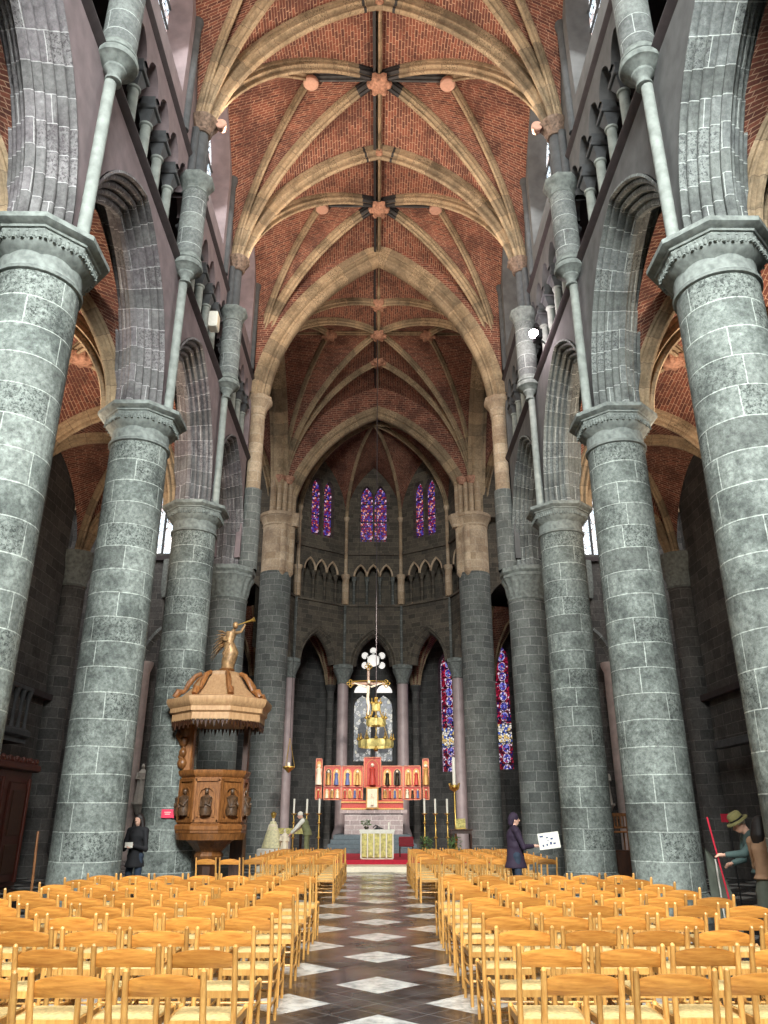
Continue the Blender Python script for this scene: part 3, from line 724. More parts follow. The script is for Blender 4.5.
# ------------------------------------------------------------------ apse
AC = V((-.25, YX+.4, 0)); AR = 5.1
ANG = [-90, -54, -18, 18, 54, 90]
def apt(deg, R): a = math.radians(deg); return (AC.x+R*math.sin(a), AC.y+R*math.cos(a))
g1 = stained('choir_stained_glass', [(0, srgb(120, 30, 90)), (.2, srgb(60, 50, 160)), (.4, srgb(235, 190, 210)), (.55, srgb(160, 40, 50)), (.7, srgb(90, 110, 190)), (.82, srgb(230, 150, 90)), (.9, srgb(40, 30, 80))], 1.3, 7., .06, .62)
g2 = stained('ambulatory_stained_glass', [(0, srgb(150, 20, 50)), (.25, srgb(40, 60, 190)), (.42, srgb(200, 40, 90)), (.55, srgb(90, 120, 220)), (.7, srgb(110, 20, 60)), (.84, srgb(235, 215, 220)), (.92, srgb(30, 30, 110))], 1.3, 6., .05, 1.15)
def medallion(name, s):
    m, nt, b = newmat(name); uv = N(nt, 'ShaderNodeUVMap'); sx = N(nt, 'ShaderNodeSeparateXYZ'); nt.links.new(uv.outputs[0], sx.inputs[0])
    def mt(op, a, b_=0., c=0.):
        n = N(nt, 'ShaderNodeMath', operation=op)
        for i, q in enumerate((a, b_, c)):
            if isinstance(q, (int, float)): n.inputs[i].default_value = q
            else: nt.links.new(q, n.inputs[i])
        return n.outputs[0]
    pv = mt('SUBTRACT', mt('PINGPONG', sx.outputs[1], .55), .28)
    d = mt('SQRT', mt('ADD', mt('MULTIPLY', sx.outputs[0], sx.outputs[0]), mt('MULTIPLY', pv, mt('MULTIPLY', pv, .8))))
    vo = N(nt, 'ShaderNodeTexVoronoi', Scale=9.); nt.links.new(uv.outputs[0], vo.inputs['Vector'])
    ve = N(nt, 'ShaderNodeTexVoronoi', Scale=9., feature='DISTANCE_TO_EDGE'); nt.links.new(uv.outputs[0], ve.inputs['Vector'])
    sp = N(nt, 'ShaderNodeSeparateColor'); nt.links.new(vo.outputs['Color'], sp.inputs[0])
    blue = ramp(nt, sp.outputs[0], [(0, srgb(60, 60, 160)), (.35, srgb(130, 130, 215)), (.6, srgb(50, 40, 120)), (.72, srgb(215, 200, 225)), (.85, srgb(160, 60, 110))], 'CONSTANT')
    red = ramp(nt, sp.outputs[0], [(0, srgb(130, 16, 40)), (.3, srgb(70, 8, 30)), (.55, srgb(170, 30, 70)), (.75, srgb(30, 24, 90)), (.9, srgb(215, 190, 205))], 'CONSTANT')
    low = ramp(nt, sp.outputs[0], [(0, srgb(215, 205, 195)), (.3, srgb(225, 190, 120)), (.55, srgb(70, 100, 190)), (.75, srgb(240, 235, 225)), (.9, srgb(60, 50, 60))], 'CONSTANT')
    c = mixc(nt, mt('LESS_THAN', d, .2), red, blue)
    ring = mt('LESS_THAN', mt('ABSOLUTE', mt('SUBTRACT', d, .215)), .013); c = mixc(nt, ring, c, srgb(225, 205, 220))
    c = mixc(nt, mt('GREATER_THAN', mt('ABSOLUTE', sx.outputs[0]), .5), c, srgb(190, 160, 190))
    lowm = mt('MULTIPLY', mt('GREATER_THAN', sx.outputs[1], 5.4), mt('LESS_THAN', sx.outputs[1], 6.5)); c = mixc(nt, lowm, c, low)
    c = mixc(nt, 1., c, ramp(nt, ve.outputs['Distance'], [(.05, (0, 0, 0)), (.08, (1, 1, 1))]), 'MULTIPLY')
    c = mixc(nt, mt('LESS_THAN', mt('PINGPONG', sx.outputs[1], .55), .02), c, (.0, .0, .0))
    b.inputs['Base Color'].default_value = (.01, .01, .01, 1); nt.links.new(c, b.inputs['Emission Color']); b.inputs['Emission Strength'].default_value = s
    return m
g2 = medallion('ambulatory_stained_glass', 1.1)
g1 = stained('choir_stained_glass', [(0, srgb(120, 30, 90)), (.16, srgb(60, 50, 150)), (.34, srgb(215, 180, 205)), (.46, srgb(150, 40, 60)), (.6, srgb(96, 80, 170)), (.74, srgb(220, 140, 120)), (.84, srgb(50, 30, 80))], 1.0, 11., .05, .55)
M['saintblue'] = plain('dark_blue_painted_glass', srgb(30, 32, 52), .4)
g3 = stained('pale_figure_glass', [(0, srgb(60, 60, 70)), (.3, srgb(190, 185, 180)), (.5, srgb(90, 90, 110)), (.7, srgb(215, 205, 180)), (.85, srgb(30, 30, 40))], .6, 6., .06)
M['g1'] = g1; M['g2'] = g2; M['g3'] = g3
mw = MB(); tri_parts = []
apse = None
widx = 21
pend = []
for a0, a1 in zip(ANG, ANG[1:]):
    p0, p1 = apt(a0, AR), apt(a1, AR); L = math.dist(p0, p1); am = (a0+a1)/2
    n = (-math.sin(math.radians(am)), -math.cos(math.radians(am)))
    band(mw, p0, p1, 9.3, 12.5, n, .7, [(L/2, L/2-.42, 9.3, 9.3, 1.75)], uoff=a0*.1)
    band(mw, p0, p1, 14.2, 15.5, n, .5, [(L/2+d, .30, 14.2, 14.2, .62) for d in (-.72, 0, .72)])
    band(mw, p0, p1, 15.5, 21.8, n, .7, [(L/2+d, .34, 16.3, 19.0, .75) for d in (-.40, .40)])
    pend.append((p0, p1, L, n, am))
apse = mw.build('wall_apse', 'choirwall', kind='structure', smooth=0)
for p0, p1, L, n, am in pend:
    e = V((p1[0]-p0[0], p1[1]-p0[1], 0)).normalized(); nv = V((n[0], n[1], 0)); P0 = V((p0[0], p0[1], 0)); mid = P0+e*L/2
    # triforium back wall and colonnettes
    m = MB(); q0 = P0-nv*.9-e*.3; q1 = P0+e*L-nv*.9+e*.3
    m.face([q0+V((0, 0, 12.5)), q1+V((0, 0, 12.5)), q1+V((0, 0, 15.6)), q0+V((0, 0, 15.6))], [(0, 0), (3, 0), (3, 3.1), (0, 3.1)])
    q2 = P0+V((0, 0, 12.5)); q3 = P0+e*L+V((0, 0, 12.5)); m.face([q2, q3, q1+V((0, 0, 12.5)), q0+V((0, 0, 12.5))], None)
    m.build('triforium_back', 'choirwall', apse, smooth=0)
    for d in (-1.08, -.36, .36, 1.08):
        c = mid+e*d-nv*.2
        m = MB(); m.lathe([(.12, 12.5), (.12, 12.65), (.075, 12.72), (.07, 13.85), (.1, 13.9), (.08, 13.93), (.14, 14.12), (.16, 14.15), (.16, 14.22)], 12, (c.x, c.y, 0)); m.build('colonnette', 'choirwall' if abs(am) > 30 else 'greyblk', apse)
    m = MB()
    for d in (-.72, 0, .72):
        Pp = pointed(.33, .66, 8)
        sweep(m, mid+e*d+V((0, 0, 14.2)), e, Pp, [(-.06, .02), (-.06, -.05), (0, -.06), (.04, 0)], -nv)
    m.build('arcade_moulding', 'tan', apse)
    m = MB(); Pp = pointed(L/2-.3, 2.0, 14)
    sweep(m, mid+V((0, 0, 9.25)), e, Pp, [(0, .0), (0, -.06), (.08, -.07), (.12, 0), (.18, .08), (.24, .06), (.28, .16), (.34, .2), (.38, .3), (.38, .5)], -nv); m.build('arch_moulding', 'choirwall', apse)
    for z in (12.52, 15.5):
        m = MB(); c = mid+V((0, 0, z)); R = Matrix.Rotation(math.atan2(e.y, e.x), 3, 'Z'); m.box(c, (L, .26, .12), R); m.build('string_course', 'choirwall', apse, smooth=0)
    # windows
    m = MB()
    for d in (-.40, .40):
        o = mid+e*d-nv*.35; lancet_glass(m, (o.x, o.y), (e.x, e.y), .34, 16.3, 19.0, .75)
    w = m.build('window_%d' % widx, 'g1' if abs(am) < 60 else 'g3', kind='structure', smooth=0); widx += 1
for k, dg in enumerate(ANG):
    x, y = apt(dg, AR)
    if 0 < k < 5:
        kk = {1: 'left pale column of the choir arcade', 2: 'pinkish stone column left of the painted altarpiece centre', 3: 'pinkish stone column right of the painted altarpiece centre', 4: 'pinkish stone column beside the large paschal candle'}[k]
        t = empty('choir_column', kk, 'column', (x+{1: -.1, 4: .2}.get(k, 0), y, 0), group='choir arcade columns')
        m = MB(); m.lathe([(.42, 0), (.42, .9), (.34, 1.1), (.29, 1.2), (.29, 8.3)], 28); m.build('shaft', 'pink', t)
        m = MB(); m.lathe([(.29, 8.25), (.34, 8.3), (.3, 8.36), (.34, 8.6), (.46, 8.9), (.5, 9.0)], 32, mod=lambda a, z, q: 1+(.1*abs(math.cos(4*a)) if q > 2 else 0)); m.lathe([(.48, 8.98), (.56, 9.05), (.56, 9.22), (.4, 9.28)], 8, a0=PI/8); m.build('capital', 'capital', t)
    nx, ny = apt(dg, AR-.12)
    if 0 < k < 5:
        m = MB(); m.lathe([(.07, 9.2), (.07, 12.5)], 10, (nx, ny, 0)); m.build('thin_shaft', 'greyblk', apse)
        m = MB(); m.lathe([(.2, 12.55), (.2, 14.0), (.26, 14.15), (.26, 14.25), (.1, 14.3)], 12, (nx, ny, 0)); m.build('shaft', 'tan', apse)
        m = MB(); m.lathe([(.1, 14.2), (.1, 17.4), (.16, 17.6), (.16, 17.7)], 10, (nx, ny, 0)); m.build('vault_shaft', 'tan', apse)
# apse vault
m = MB(); top = V((-.25, YX+.9, 21.6)); CV = []
for dg in ANG:
    x, y = apt(dg, AR); CV.append(curve3((x, y, 17.5), top, .9))
for i in range(5):
    am = (ANG[i]+ANG[i+1])/2; q0 = V((*apt(ANG[i], AR), 17.5)); q1 = V((*apt(ANG[i+1], AR), 17.5)); qm = (q0+q1)/2; qm.z = 20.9
    W0 = curve3(q0, qm, 1.)[3]; W1 = curve3(q1, qm, 1.)[3]
    n_ = len(W0); tops = [qm.lerp(top, j/(n_-1)) for j in range(n_)]
    rule_into(m, CV[i][3], W0); rule_into(m, CV[i+1][3], W1)
    # fill between crowns
    G = [[CV[i][3][-1].lerp(qm, 1-j/5) for j in range(6)]]
m.build('vault_web', 'brick', ceil)
for q in CV:
    m = MB(); sweep(m, q[0], q[1], q[2], scl(RIB, .65), q[1].cross(V((0, 0, 1)))); m.build('vault_rib', 'rib', ceil)
# ambulatory outer wall
OR = 10.2
mo = MB()
outs = []
for a0, a1 in ((-90, -54), (-54, -18), (-18, 18), (18, 54), (54, 90)):
    p0, p1 = apt(a0, OR), apt(a1, OR); L = math.dist(p0, p1); am = (a0+a1)/2
    n = (-math.sin(math.radians(am)), -math.cos(math.radians(am)))
    if am == 0: ops = [(L/2+d, .5, 4.7, 7.7, .75) for d in (-.62, .62)]
    elif am == 36: ops = [(L/2+d, .54, 4.1, 9.9, .9) for d in (-1.8, -.62, .55, 1.7)]
    else: ops = []
    band(mo, p0, p1, 0, 13, n, .6, ops); outs.append((p0, p1, L, n, am, ops))
    band(mo, apt(a0, AR+.5), apt(a1, AR+.5), 12.4, 12.6, n, 5.)
for s in (-1, 1): mo.box((s*8.2, 42.5, 12.9), (5.8, 11.5, .2))
amb = mo.build('wall_back', 'wall', kind='structure', smooth=0)
for p0, p1, L, n, am, ops in outs:
    if not ops: continue
    e = V((p1[0]-p0[0], p1[1]-p0[1], 0)).normalized(); P0 = V((p0[0], p0[1], 0)); nv = V((n[0], n[1], 0))
    m = MB()
    for (u, h, zs, sp, r) in ops:
        o = P0+e*u-nv*.3; lancet_glass(m, (o.x, o.y), (e.x, e.y), h, zs, sp, r)
    w = m.build('window_%d' % widx, 'g2' if am == 36 else 'g3', kind='structure', smooth=0); widx += 1
    if am == 0:
        # rose tracery above the twin lancets
        M['whiteglass'] = emis('white_window_glass', srgb(235, 232, 225), 1.1)
        c = P0+e*L/2+nv*.03
        m = MB()
        def disc(cx, cz, r, n_=20, a0=0, a1=2*PI):
            m.face([c+e*(cx+r*math.cos(a0+(a1-a0)*j/n_))+V((0, 0, cz+r*math.sin(a0+(a1-a0)*j/n_))) for j in range(n_+1 if a1-a0 < 6 else n_)], None)
        disc(0, 10.45, .36)
        for j in range(6):
            a = PI/2+j*PI/3*1.0
            if j == 3: continue
            disc(.58*math.cos(a), 10.45+.58*math.sin(a), .2)
        for sx_ in (-1, 1):
            disc(sx_*.66, 8.55, .46, 14, 0, PI)
            m.face([c+e*sx_*.75+V((0, 0, 11.1)), c+e*sx_*1.25+V((0, 0, 11.3)), c+e*sx_*1.1+V((0, 0, 10.9))], None)
            disc(sx_*1.5, 10.2, .15); disc(sx_*1.38, 9.9, .11)
        m.build('rose_light', 'whiteglass', w, smooth=0)
        m = MB()
        sweep(m, c+V((0, 0, 10.45)), e, [(.42*math.cos(2*PI*j/24), .42*math.sin(2*PI*j/24)) for j in range(25)], [(0, -.05), (.05, -.05), (.05, .05), (0, .05)], nv); m.build('tracery', 'darkstone', w)
        m = MB()
        for d in (-1.25, 0, 1.25): m.box(c+e*d+V((0, 0, 6.4)), (.12, .12, 4.6))
        m.build('mullion', 'darkstone', w, smooth=0)
        m = MB()
        for sx_ in (-1, 1):
            cc = c+e*sx_*.62+nv*-.24
            m.face([cc+e*x+V((0, 0, z)) for x, z in ((-.26, 5.2), (.26, 5.2), (.3, 6.1), (.2, 6.75), (.1, 6.85), (-.1, 6.85), (-.22, 6.7), (-.3, 6.1))])
            m.face([cc+e*(.13*math.cos(q*PI/6))+V((0, 0, 7.02+.15*math.sin(q*PI/6))) for q in range(12)])
        m.build('painted_saint', 'saintblue', w, smooth=0)
# ambulatory vault fans (brick conoids) seen through the side arches
for sx_ in (-1, 1):
    for (rad, dg) in ((AR+2.6, 18), (AR+2.6, 54)):
        x, y = apt(sx_*dg, rad)
        m = MB(); m.lathe([(.2, 0), (.2, 8.2), (.28, 8.4), (.3, 8.6), (.22, 8.62)], 14, (x, y, 0)); m.build('ambulatory_shaft', 'wall', amb)
        m = MB(); m.lathe([(.22, 8.6), (.35, 9.4), (.65, 10.3), (1.2, 11.2), (2.0, 11.9)], 24, (x, y, 0), cap=False); m.build('vault_cone', 'brick', amb)
        m = MB()
        for j in range(8):
            a = 2*PI*j/8; m.tube([(x+math.cos(a)*r, y+math.sin(a)*r, z) for r, z in ((.22, 8.6), (.35, 9.4), (.65, 10.3), (1.2, 11.2), (2.0, 11.9))], .07, 6)
        m.build('vault_cone_rib', 'rib', amb)

# ------------------------------------------------------------------ more materials
M['beech'] = None
def wood(name, a, b_, rough=.45, sc=6., st=(1, 1, 9)):
    m, nt, b = newmat(name); tc = N(nt, 'ShaderNodeTexCoord'); mp = N(nt, 'ShaderNodeMapping'); mp.inputs['Scale'].default_value = st
    oi = N(nt, 'ShaderNodeObjectInfo'); ad = N(nt, 'ShaderNodeVectorMath', operation='ADD')
    nt.links.new(tc.outputs['Object'], mp.inputs[0]); nt.links.new(mp.outputs[0], ad.inputs[0]); nt.links.new(oi.outputs['Random'], ad.inputs[1])
    nz = N(nt, 'ShaderNodeTexNoise', Scale=sc, Detail=5., Roughness=.6); nt.links.new(ad.outputs[0], nz.inputs['Vector'])
    c = ramp(nt, nz.outputs[0], [(.3, a), (.7, b_)])
    hs = N(nt, 'ShaderNodeHueSaturation'); nt.links.new(c, hs.inputs['Color'])
    mr = N(nt, 'ShaderNodeMapRange'); mr.inputs['To Min'].default_value = .68; mr.inputs['To Max'].default_value = 1.2; nt.links.new(oi.outputs['Random'], mr.inputs['Value'])
    nt.links.new(mr.outputs[0], hs.inputs['Value']); nt.links.new(hs.outputs[0], b.inputs['Base Color'])
    b.inputs['Roughness'].default_value = rough; bump(nt, b, nz.outputs[0], .1, .005)
    return m
M['beech'] = wood('beech_wood', srgb(188, 130, 64), srgb(224, 172, 98), .38, 5., (9, 9, 1.5))
M['beech_back'] = wood('beech_plywood', srgb(168, 104, 42), srgb(218, 154, 74), .36, 4., (1.5, 9, 14))
M['rush'] = plain('rush_seat', srgb(204, 176, 120), .8, var=.25, scale=40., bmp=.5)
M['oak'] = wood('carved_oak', srgb(100, 60, 30), srgb(158, 104, 56), .4, 5., (4, 4, 1))
M['oak_light'] = wood('light_carved_oak', srgb(176, 132, 92), srgb(208, 168, 124), .5, 5., (4, 4, 1))
M['oak_dark'] = wood('dark_oak', srgb(44, 26, 18), srgb(74, 44, 28), .45, 5., (4, 4, 1))
M['mahog'] = wood('dark_red_wood', srgb(56, 24, 18), srgb(92, 42, 30), .4, 5., (6, 6, 1))
M['bronze'] = plain('dark_bronze', srgb(62, 54, 42), .35, .7, var=.3, scale=20.)
M['gold'] = plain('gilded_metal', srgb(214, 176, 92), .35, .75, var=.25, scale=25.)
M['crowngilt'] = plain('pale_gilt', srgb(226, 206, 130), .4, .3, var=.3, scale=9.)
M['goldpaint'] = plain('gold_paint', srgb(196, 150, 88), .45, .3, var=.25, scale=30.)
M['salmon'] = plain('salmon_frame_paint', srgb(206, 128, 96), .5, var=.15, scale=20.)
M['redpaint'] = plain('salmon_red_paint', srgb(180, 66, 54), .5, var=.2, scale=20.)
M['blue'] = plain('blue_paint', srgb(92, 104, 150), .5)
M['cream'] = plain('cream_paint', srgb(236, 222, 196), .5, var=.06)
M['redcarpet'] = plain('red_carpet', srgb(176, 30, 52), .9)
M['wax'] = plain('candle_wax', srgb(245, 240, 225), .5, var=.03)
M['iron'] = plain('dark_iron', srgb(36, 36, 38), .5, .6)
M['white'] = plain('white_cloth', srgb(226, 222, 210), .8, var=.06)
M['leaf'] = plain('green_leaves', srgb(84, 112, 62), .6, var=.4, scale=30.)

# ------------------------------------------------------------------ chairs
def make_chair(label):
    t = empty('church_chair', label, 'chair', (0, 0, 0), group='wooden nave chairs')
    W = .205
    for sx_ in (-1, 1):
        m = MB(); x = sx_*W
        m.tube([(x, .0, 0), (x, .02, .42), (x, -.005, .6), (x, -.068, .845)], [.015, .019, .0185, .0165], 10)
        m.ball((x, -.0685, .846), .0165, 8); m.build('leg', 'beech', t)
        m = MB(); xx = sx_*(W+.01)
        m.tube([(xx, .40, 0), (xx, .395, .44)], [.014, .019], 10); m.ball((xx, .395, .44), .019, 8); m.build('leg', 'beech', t)
        for z in (.16, .30):
            m = MB(); m.tube([(x, .012, z), (xx, .398, z)], .0095, 8); m.build('stretcher', 'beech', t)
    m = MB()
    for (a, b) in (((-W, .02, .415), (W, .02, .415)), ((-W-.01, .395, .415), (W+.01, .395, .415)), ((-W, .02, .415), (-W-.01, .395, .415)), ((W, .02, .415), (W+.01, .395, .415))):
        a = V(a); b = V(b); d = b-a; ang = math.atan2(d.y, d.x); m.box((a+b)/2, (d.length, .02, .045), Matrix.Rotation(ang, 3, 'Z'))
    m.build('seat_frame', 'beech', t)
    for y, z in ((.395, .22), (.012, .2)):
        m = MB(); m.tube([(-W, y, z), (W, y, z)], .0095, 8); m.build('stretcher', 'beech', t)
    # woven seat: four triangles rising slightly from the centre seam
    m = MB(); n = 8; P = []
    for i in range(n+1):
        row = []
        for j in range(n+1):
            u, v = i/n*2-1, j/n*2-1; e = max(abs(u), abs(v))
            z = .442+.012*(1-e)-.02*max(0, e-.85)/.15-.006*(abs(abs(u)-abs(v)) < .01)
            row.append(V((v*(W+.004), .205+u*.19, z)))
        P.append(row)
    m.grid(P); m.box((0, .205, .425), (2*W-.01, .37, .03)); m.build('seat', 'rush', t)
    # curved back slat with arched top edge
    m = MB(); F = []; B = []; n = 12
    for i in range(n+1):
        u = i/n*2-1; x = u*(W-.005); y = -.032-.028*(1-u*u)
        zt = .795+.036*(1-u*u)**.8; zb = .722+.004*(1-u*u)
        F.append([V((x, y-.006+(.035 if k == 0 else 0)*.6, z)) for k, z in enumerate((zb, (zb+zt)/2, zt))])
        B.append([V((x, y+.007+(.035 if k == 0 else 0)*.6, z)) for k, z in enumerate((zb, (zb+zt)/2, zt))])
    m.grid(F); m.grid(B, flip=True)
    m.grid([[F[i][0], B[i][0]] for i in range(n+1)], flip=True); m.grid([[F[i][-1], B[i][-1]] for i in range(n+1)])
    m.build('backrest', 'beech_back', t)
    return t
ordw = ['first', 'second', 'third', 'fourth', 'fifth', 'sixth', 'seventh', 'eighth', 'ninth', 'tenth']
proto = None
def put_chair(x, y, rz, label):
    global proto
    if proto is None:
        proto = make_chair(label); proto.location = (x, y, 0); proto.rotation_euler = (0, 0, rz); return
    dup(proto, (x, y, 0), rz, label)
PX = .487
for blk, s, ncol, nrow, ya, pitch in (('left near', -1, 7, 10, 4.62, .865), ('right near', 1, 6, 10, 4.62, .865), ('left far', -1, 6, 8, 17.5, .86), ('right far', 1, 6, 8, 17.5, .86)):
    for r in range(nrow):
        rx = random.uniform(-.02, .02)
        for c_ in range(ncol):
            if blk == 'left far' and r > 0 and c_ > 3: continue
            x = s*(.88+.215+c_*PX)+rx+random.uniform(-.004, .004)
            y = ya+r*pitch+random.uniform(-.03, .03)
            place = 'on the centre aisle' if c_ == 0 else '%s from centre aisle' % ordw[c_]
            put_chair(x, y+.07, random.uniform(-.03, .03), 'light wooden chair %s in %s nearest row of %s block' % (place, ordw[r], blk))

# ------------------------------------------------------------------ platform and steps
m = MB(); m.box((0, 32.2, .085), (7.9, 9.4, .17), bev=.01); st = m.build('altar_platform', 'cream', smooth=0); tag(st, 'low cream stone platform step below the altar', 'platform')
m = MB(); m.box((0, 32.75, .24), (7.8, 7.7, .14)); o = m.build('red_carpet', 'redcarpet', smooth=0); tag(o, 'red carpeted second step under the altar', 'carpet')
M['bluestone'] = plain('blue_grey_stone', srgb(84, 96, 102), .6, var=.2)
m = MB()
for k in range(4): m.box((-.2, 37.0+k*.16, .31+.17*k+.085), (3.9-.2*k, 5.4-.32*k, .17), bev=.01)
o = m.build('choir_steps', 'bluestone', smooth=0); tag(o, 'blue-grey stone steps rising to the painted altarpiece', 'steps')

# ------------------------------------------------------------------ altar table
t = empty('altar', 'freestanding altar with gilded pleated front and white cloth', 'altar', (0, 29.7, .31))
m = MB(); m.box((0, 0, .45), (1.14, .7, .9)); m.build('altar_body', 'cream', t, smooth=0)
M['giltpanel'] = plain('gilded_relief', srgb(176, 164, 96), .4, .35, var=.5, scale=14., bmp=.8)
m = MB()
for k in range(5): m.box((-.44+.22*k, -.37, .45), (.19, .05, .8), bev=.02)
m.build('front_panel', 'giltpanel', t, smooth=0)
for sx_ in (-1, 1):
    for k in range(3): pass
m = MB()
for x in (-.56, -.33, -.11, .11, .33, .56): m.tube([(x, -.38, .03), (x, -.38, .88)], .025, 8)
m.build('fluting', 'wax', t)
m = MB(); m.box((0, 0, .93), (1.26, .82, .06), bev=.015); m.box((0, -.405, .88), (1.22, .02, .1)); m.build('altar_cloth', 'white', t, smooth=0)
t = empty('flower_arrangement', 'small green and white flower arrangement on the altar table', 'flowers', (-.38, 29.65, 1.27))
m = MB(); m.lathe([(.05, 0), (.09, .05), (.08, .1)], 14); m.build('vase', 'bronze', t)
m = MB()
for k in range(46):
    a = random.uniform(0, 2*PI); r = random.uniform(.02, .2); z = random.uniform(.1, .3)
    R = Matrix.Rotation(a, 3, 'Z')@Matrix.Rotation(random.uniform(-1, 1), 3, 'X'); m.ball((math.cos(a)*r, math.sin(a)*r, z), (.06, .02, .012), 6, R=R)
m.build('foliage', 'leaf', t)
m = MB()
for k in range(12):
    a = random.uniform(0, 2*PI); r = random.uniform(.02, .17); m.ball((math.cos(a)*r, math.sin(a)*r, random.uniform(.18, .34)), .03, 8)
m.build('blossoms', 'white', t)
t = empty('altar_stand', 'low dark stand with small ornaments on the altar table', 'stand', (.0, 29.65, 1.27))
m = MB(); m.lathe([(.12, 0), (.12, .02), (.03, .05), (.02, .14)], 14); m.tube([(-.14, 0, .06), (-.05, 0, .14), (.1, 0, .05), (.2, 0, .03)], .02, 8); m.build('frame', 'iron', t)
m = MB(); m.lathe([(.03, 0), (.03, .24)], 12); o = m.build('altar_candle', 'wax', loc=(.42, 29.6, 1.27)); tag(o, 'short white candle on the right of the altar table', 'candle')

# ------------------------------------------------------------------ altarpiece
t = empty('altarpiece', 'large red and gold painted winged altarpiece in the choir', 'altarpiece', (-.22, 37.2, 0))
def arcf(cx, zb, w, h, n=8):
    return [(cx-w/2, zb)]+[(cx+x, zb+h-w*.6+z) for x, z in pointed(w/2, w*.6, n)]+[(cx+w/2, zb)]
def ngon(m, pts, y, mi=0): m.face([(a, y, b) for a, b in pts], [(a, b) for a, b in pts], mi)
def figure(m, x, y, z, h, mi=0):
    m.lathe([(h*.17, 0), (h*.15, h*.3), (h*.11, h*.55), (h*.15, h*.75), (h*.05, h*.82)], 10, (x, y, z), mi=mi); m.ball((x, y, z+h*.9), h*.09, 8, mi=2)
def panel(par, name, x0, x1, z0, z1, yy, rows, label=None):
    e = bpy.data.objects.new
    m = MB(); m.box(((x0+x1)/2, yy+.06, (z0+z1)/2), (x1-x0, .12, z1-z0), bev=.02)
    p = m.build(name, 'redpaint', par, smooth=0)
    if label: p['label'] = label
    m = MB(); w = .035
    for x in (x0+w/2, x1-w/2): m.box((x, yy-.02, (z0+z1)/2), (w, .05, z1-z0))
    for z in [z0+w/2, z1-w/2]+[r[0] for r in rows[1:]]: m.box(((x0+x1)/2, yy-.02, z), (x1-x0, .05, w))
    m.build('gilt_frame', 'salmon', p, smooth=0)
    for (zb, h, n) in rows:
        wd = (x1-x0-.08)/n
        for k in range(n):
            cx = x0+.04+wd*(k+.5)
            m = MB(); ngon(m, arcf(cx, zb+.05, wd*.82, h-.1), yy-.012)
            col = random.choice(['goldpaint', 'redpaint', 'oak_dark', 'goldpaint'])
            m.build('niche', col, p, smooth=0)
            m = MB(); sweep(m, (cx, yy-.03, zb+h-.05-wd*.82*.6), (1, 0, 0), [(-wd*.41, -(h-.1-wd*.5))]+pointed(wd*.41, wd*.5, 8)+[(wd*.41, -(h-.1-wd*.5))], [(0, -.02), (.02, -.02), (.02, .02)], (0, 1, 0)); m.build('niche_frame', 'goldpaint', p)
            m = MB(); figure(m, cx, yy-.05, zb+.06, h*.78); m.build('figure', [random.choice(['blue', 'redpaint', 'cream', 'goldpaint', 'bronze']), 'cream', 'cream'], p)
zb, zt = 2.42, 3.86
z2 = 3.0
panel(t, 'wing', -2.58, -2.28, zb-.0, 4.2, -.28, [(zb+.02, .5, 1), (3.0, 1.15, 1)])
panel(t, 'wing', -2.22, -1.42, zb, 3.9, -.12, [(zb+.02, .5, 3), (z2, .82, 2)])
panel(t, 'centre_panel', -1.40, -.42, zb, 3.9, 0, [(zb+.02, .5, 4), (z2, .82, 2)])
panel(t, 'centre_panel', .42, 1.40, zb, 3.9, 0, [(zb+.02, .5, 4), (z2, .82, 2)])
panel(t, 'raised_centre', -.40, .40, 2.95, 4.28, -.06, [(3.0, 1.22, 1)], 'raised central panel with crowned figure')
panel(t, 'wing', 1.42, 2.22, zb, 3.9, -.12, [(zb+.02, .5, 3), (z2, .82, 2)])
panel(t, 'wing', 2.28, 2.58, zb, 4.2, -.28, [(zb+.02, .5, 1), (3.0, 1.15, 1)])
m = MB(); m.box((0, .05, 2.215), (2.8, .3, .39), bev=.02); p = m.build('predella', 'redpaint', t, smooth=0)
m = MB(); m.box((0, -.12, 2.33), (2.82, .06, .06)); m.box((0, -.12, 2.05), (2.82, .06, .06)); m.build('gilt_band', 'goldpaint', p, smooth=0)
m = MB(); m.box((0, -.16, 2.5), (.56, .16, .92), bev=.02); m.lathe([(.03, 2.01), (.12, 2.03), (.05, 2.06)], 12, (0, -.16, 0)); m.build('tabernacle', 'goldpaint', t, smooth=0)
m = MB(); m.box((0, -.26, 2.5), (.44, .03, .78)); figure(m, 0, -.28, 2.2, .5); m.build('tabernacle_door', ['cream', 'gold', 'cream'], t, smooth=0)
M['pinkblock'] = blocks('pink_grey_blocks', srgb(176, 160, 158), srgb(140, 126, 126), srgb(205, 196, 192), .45, .2, .014, blot=srgb(110, 100, 100), blotf=.4, spk=.3)
m = MB(); m.box((-.15, 37.55, 1.42), (2.6, 1.0, .86)); m.box((-.15, 37.55, 1.93), (3.0, 1.15, .14)); o = m.build('altar_block', 'pinkblock', smooth=0); tag(o, 'pinkish stone block altar carrying the painted altarpiece', 'altar')

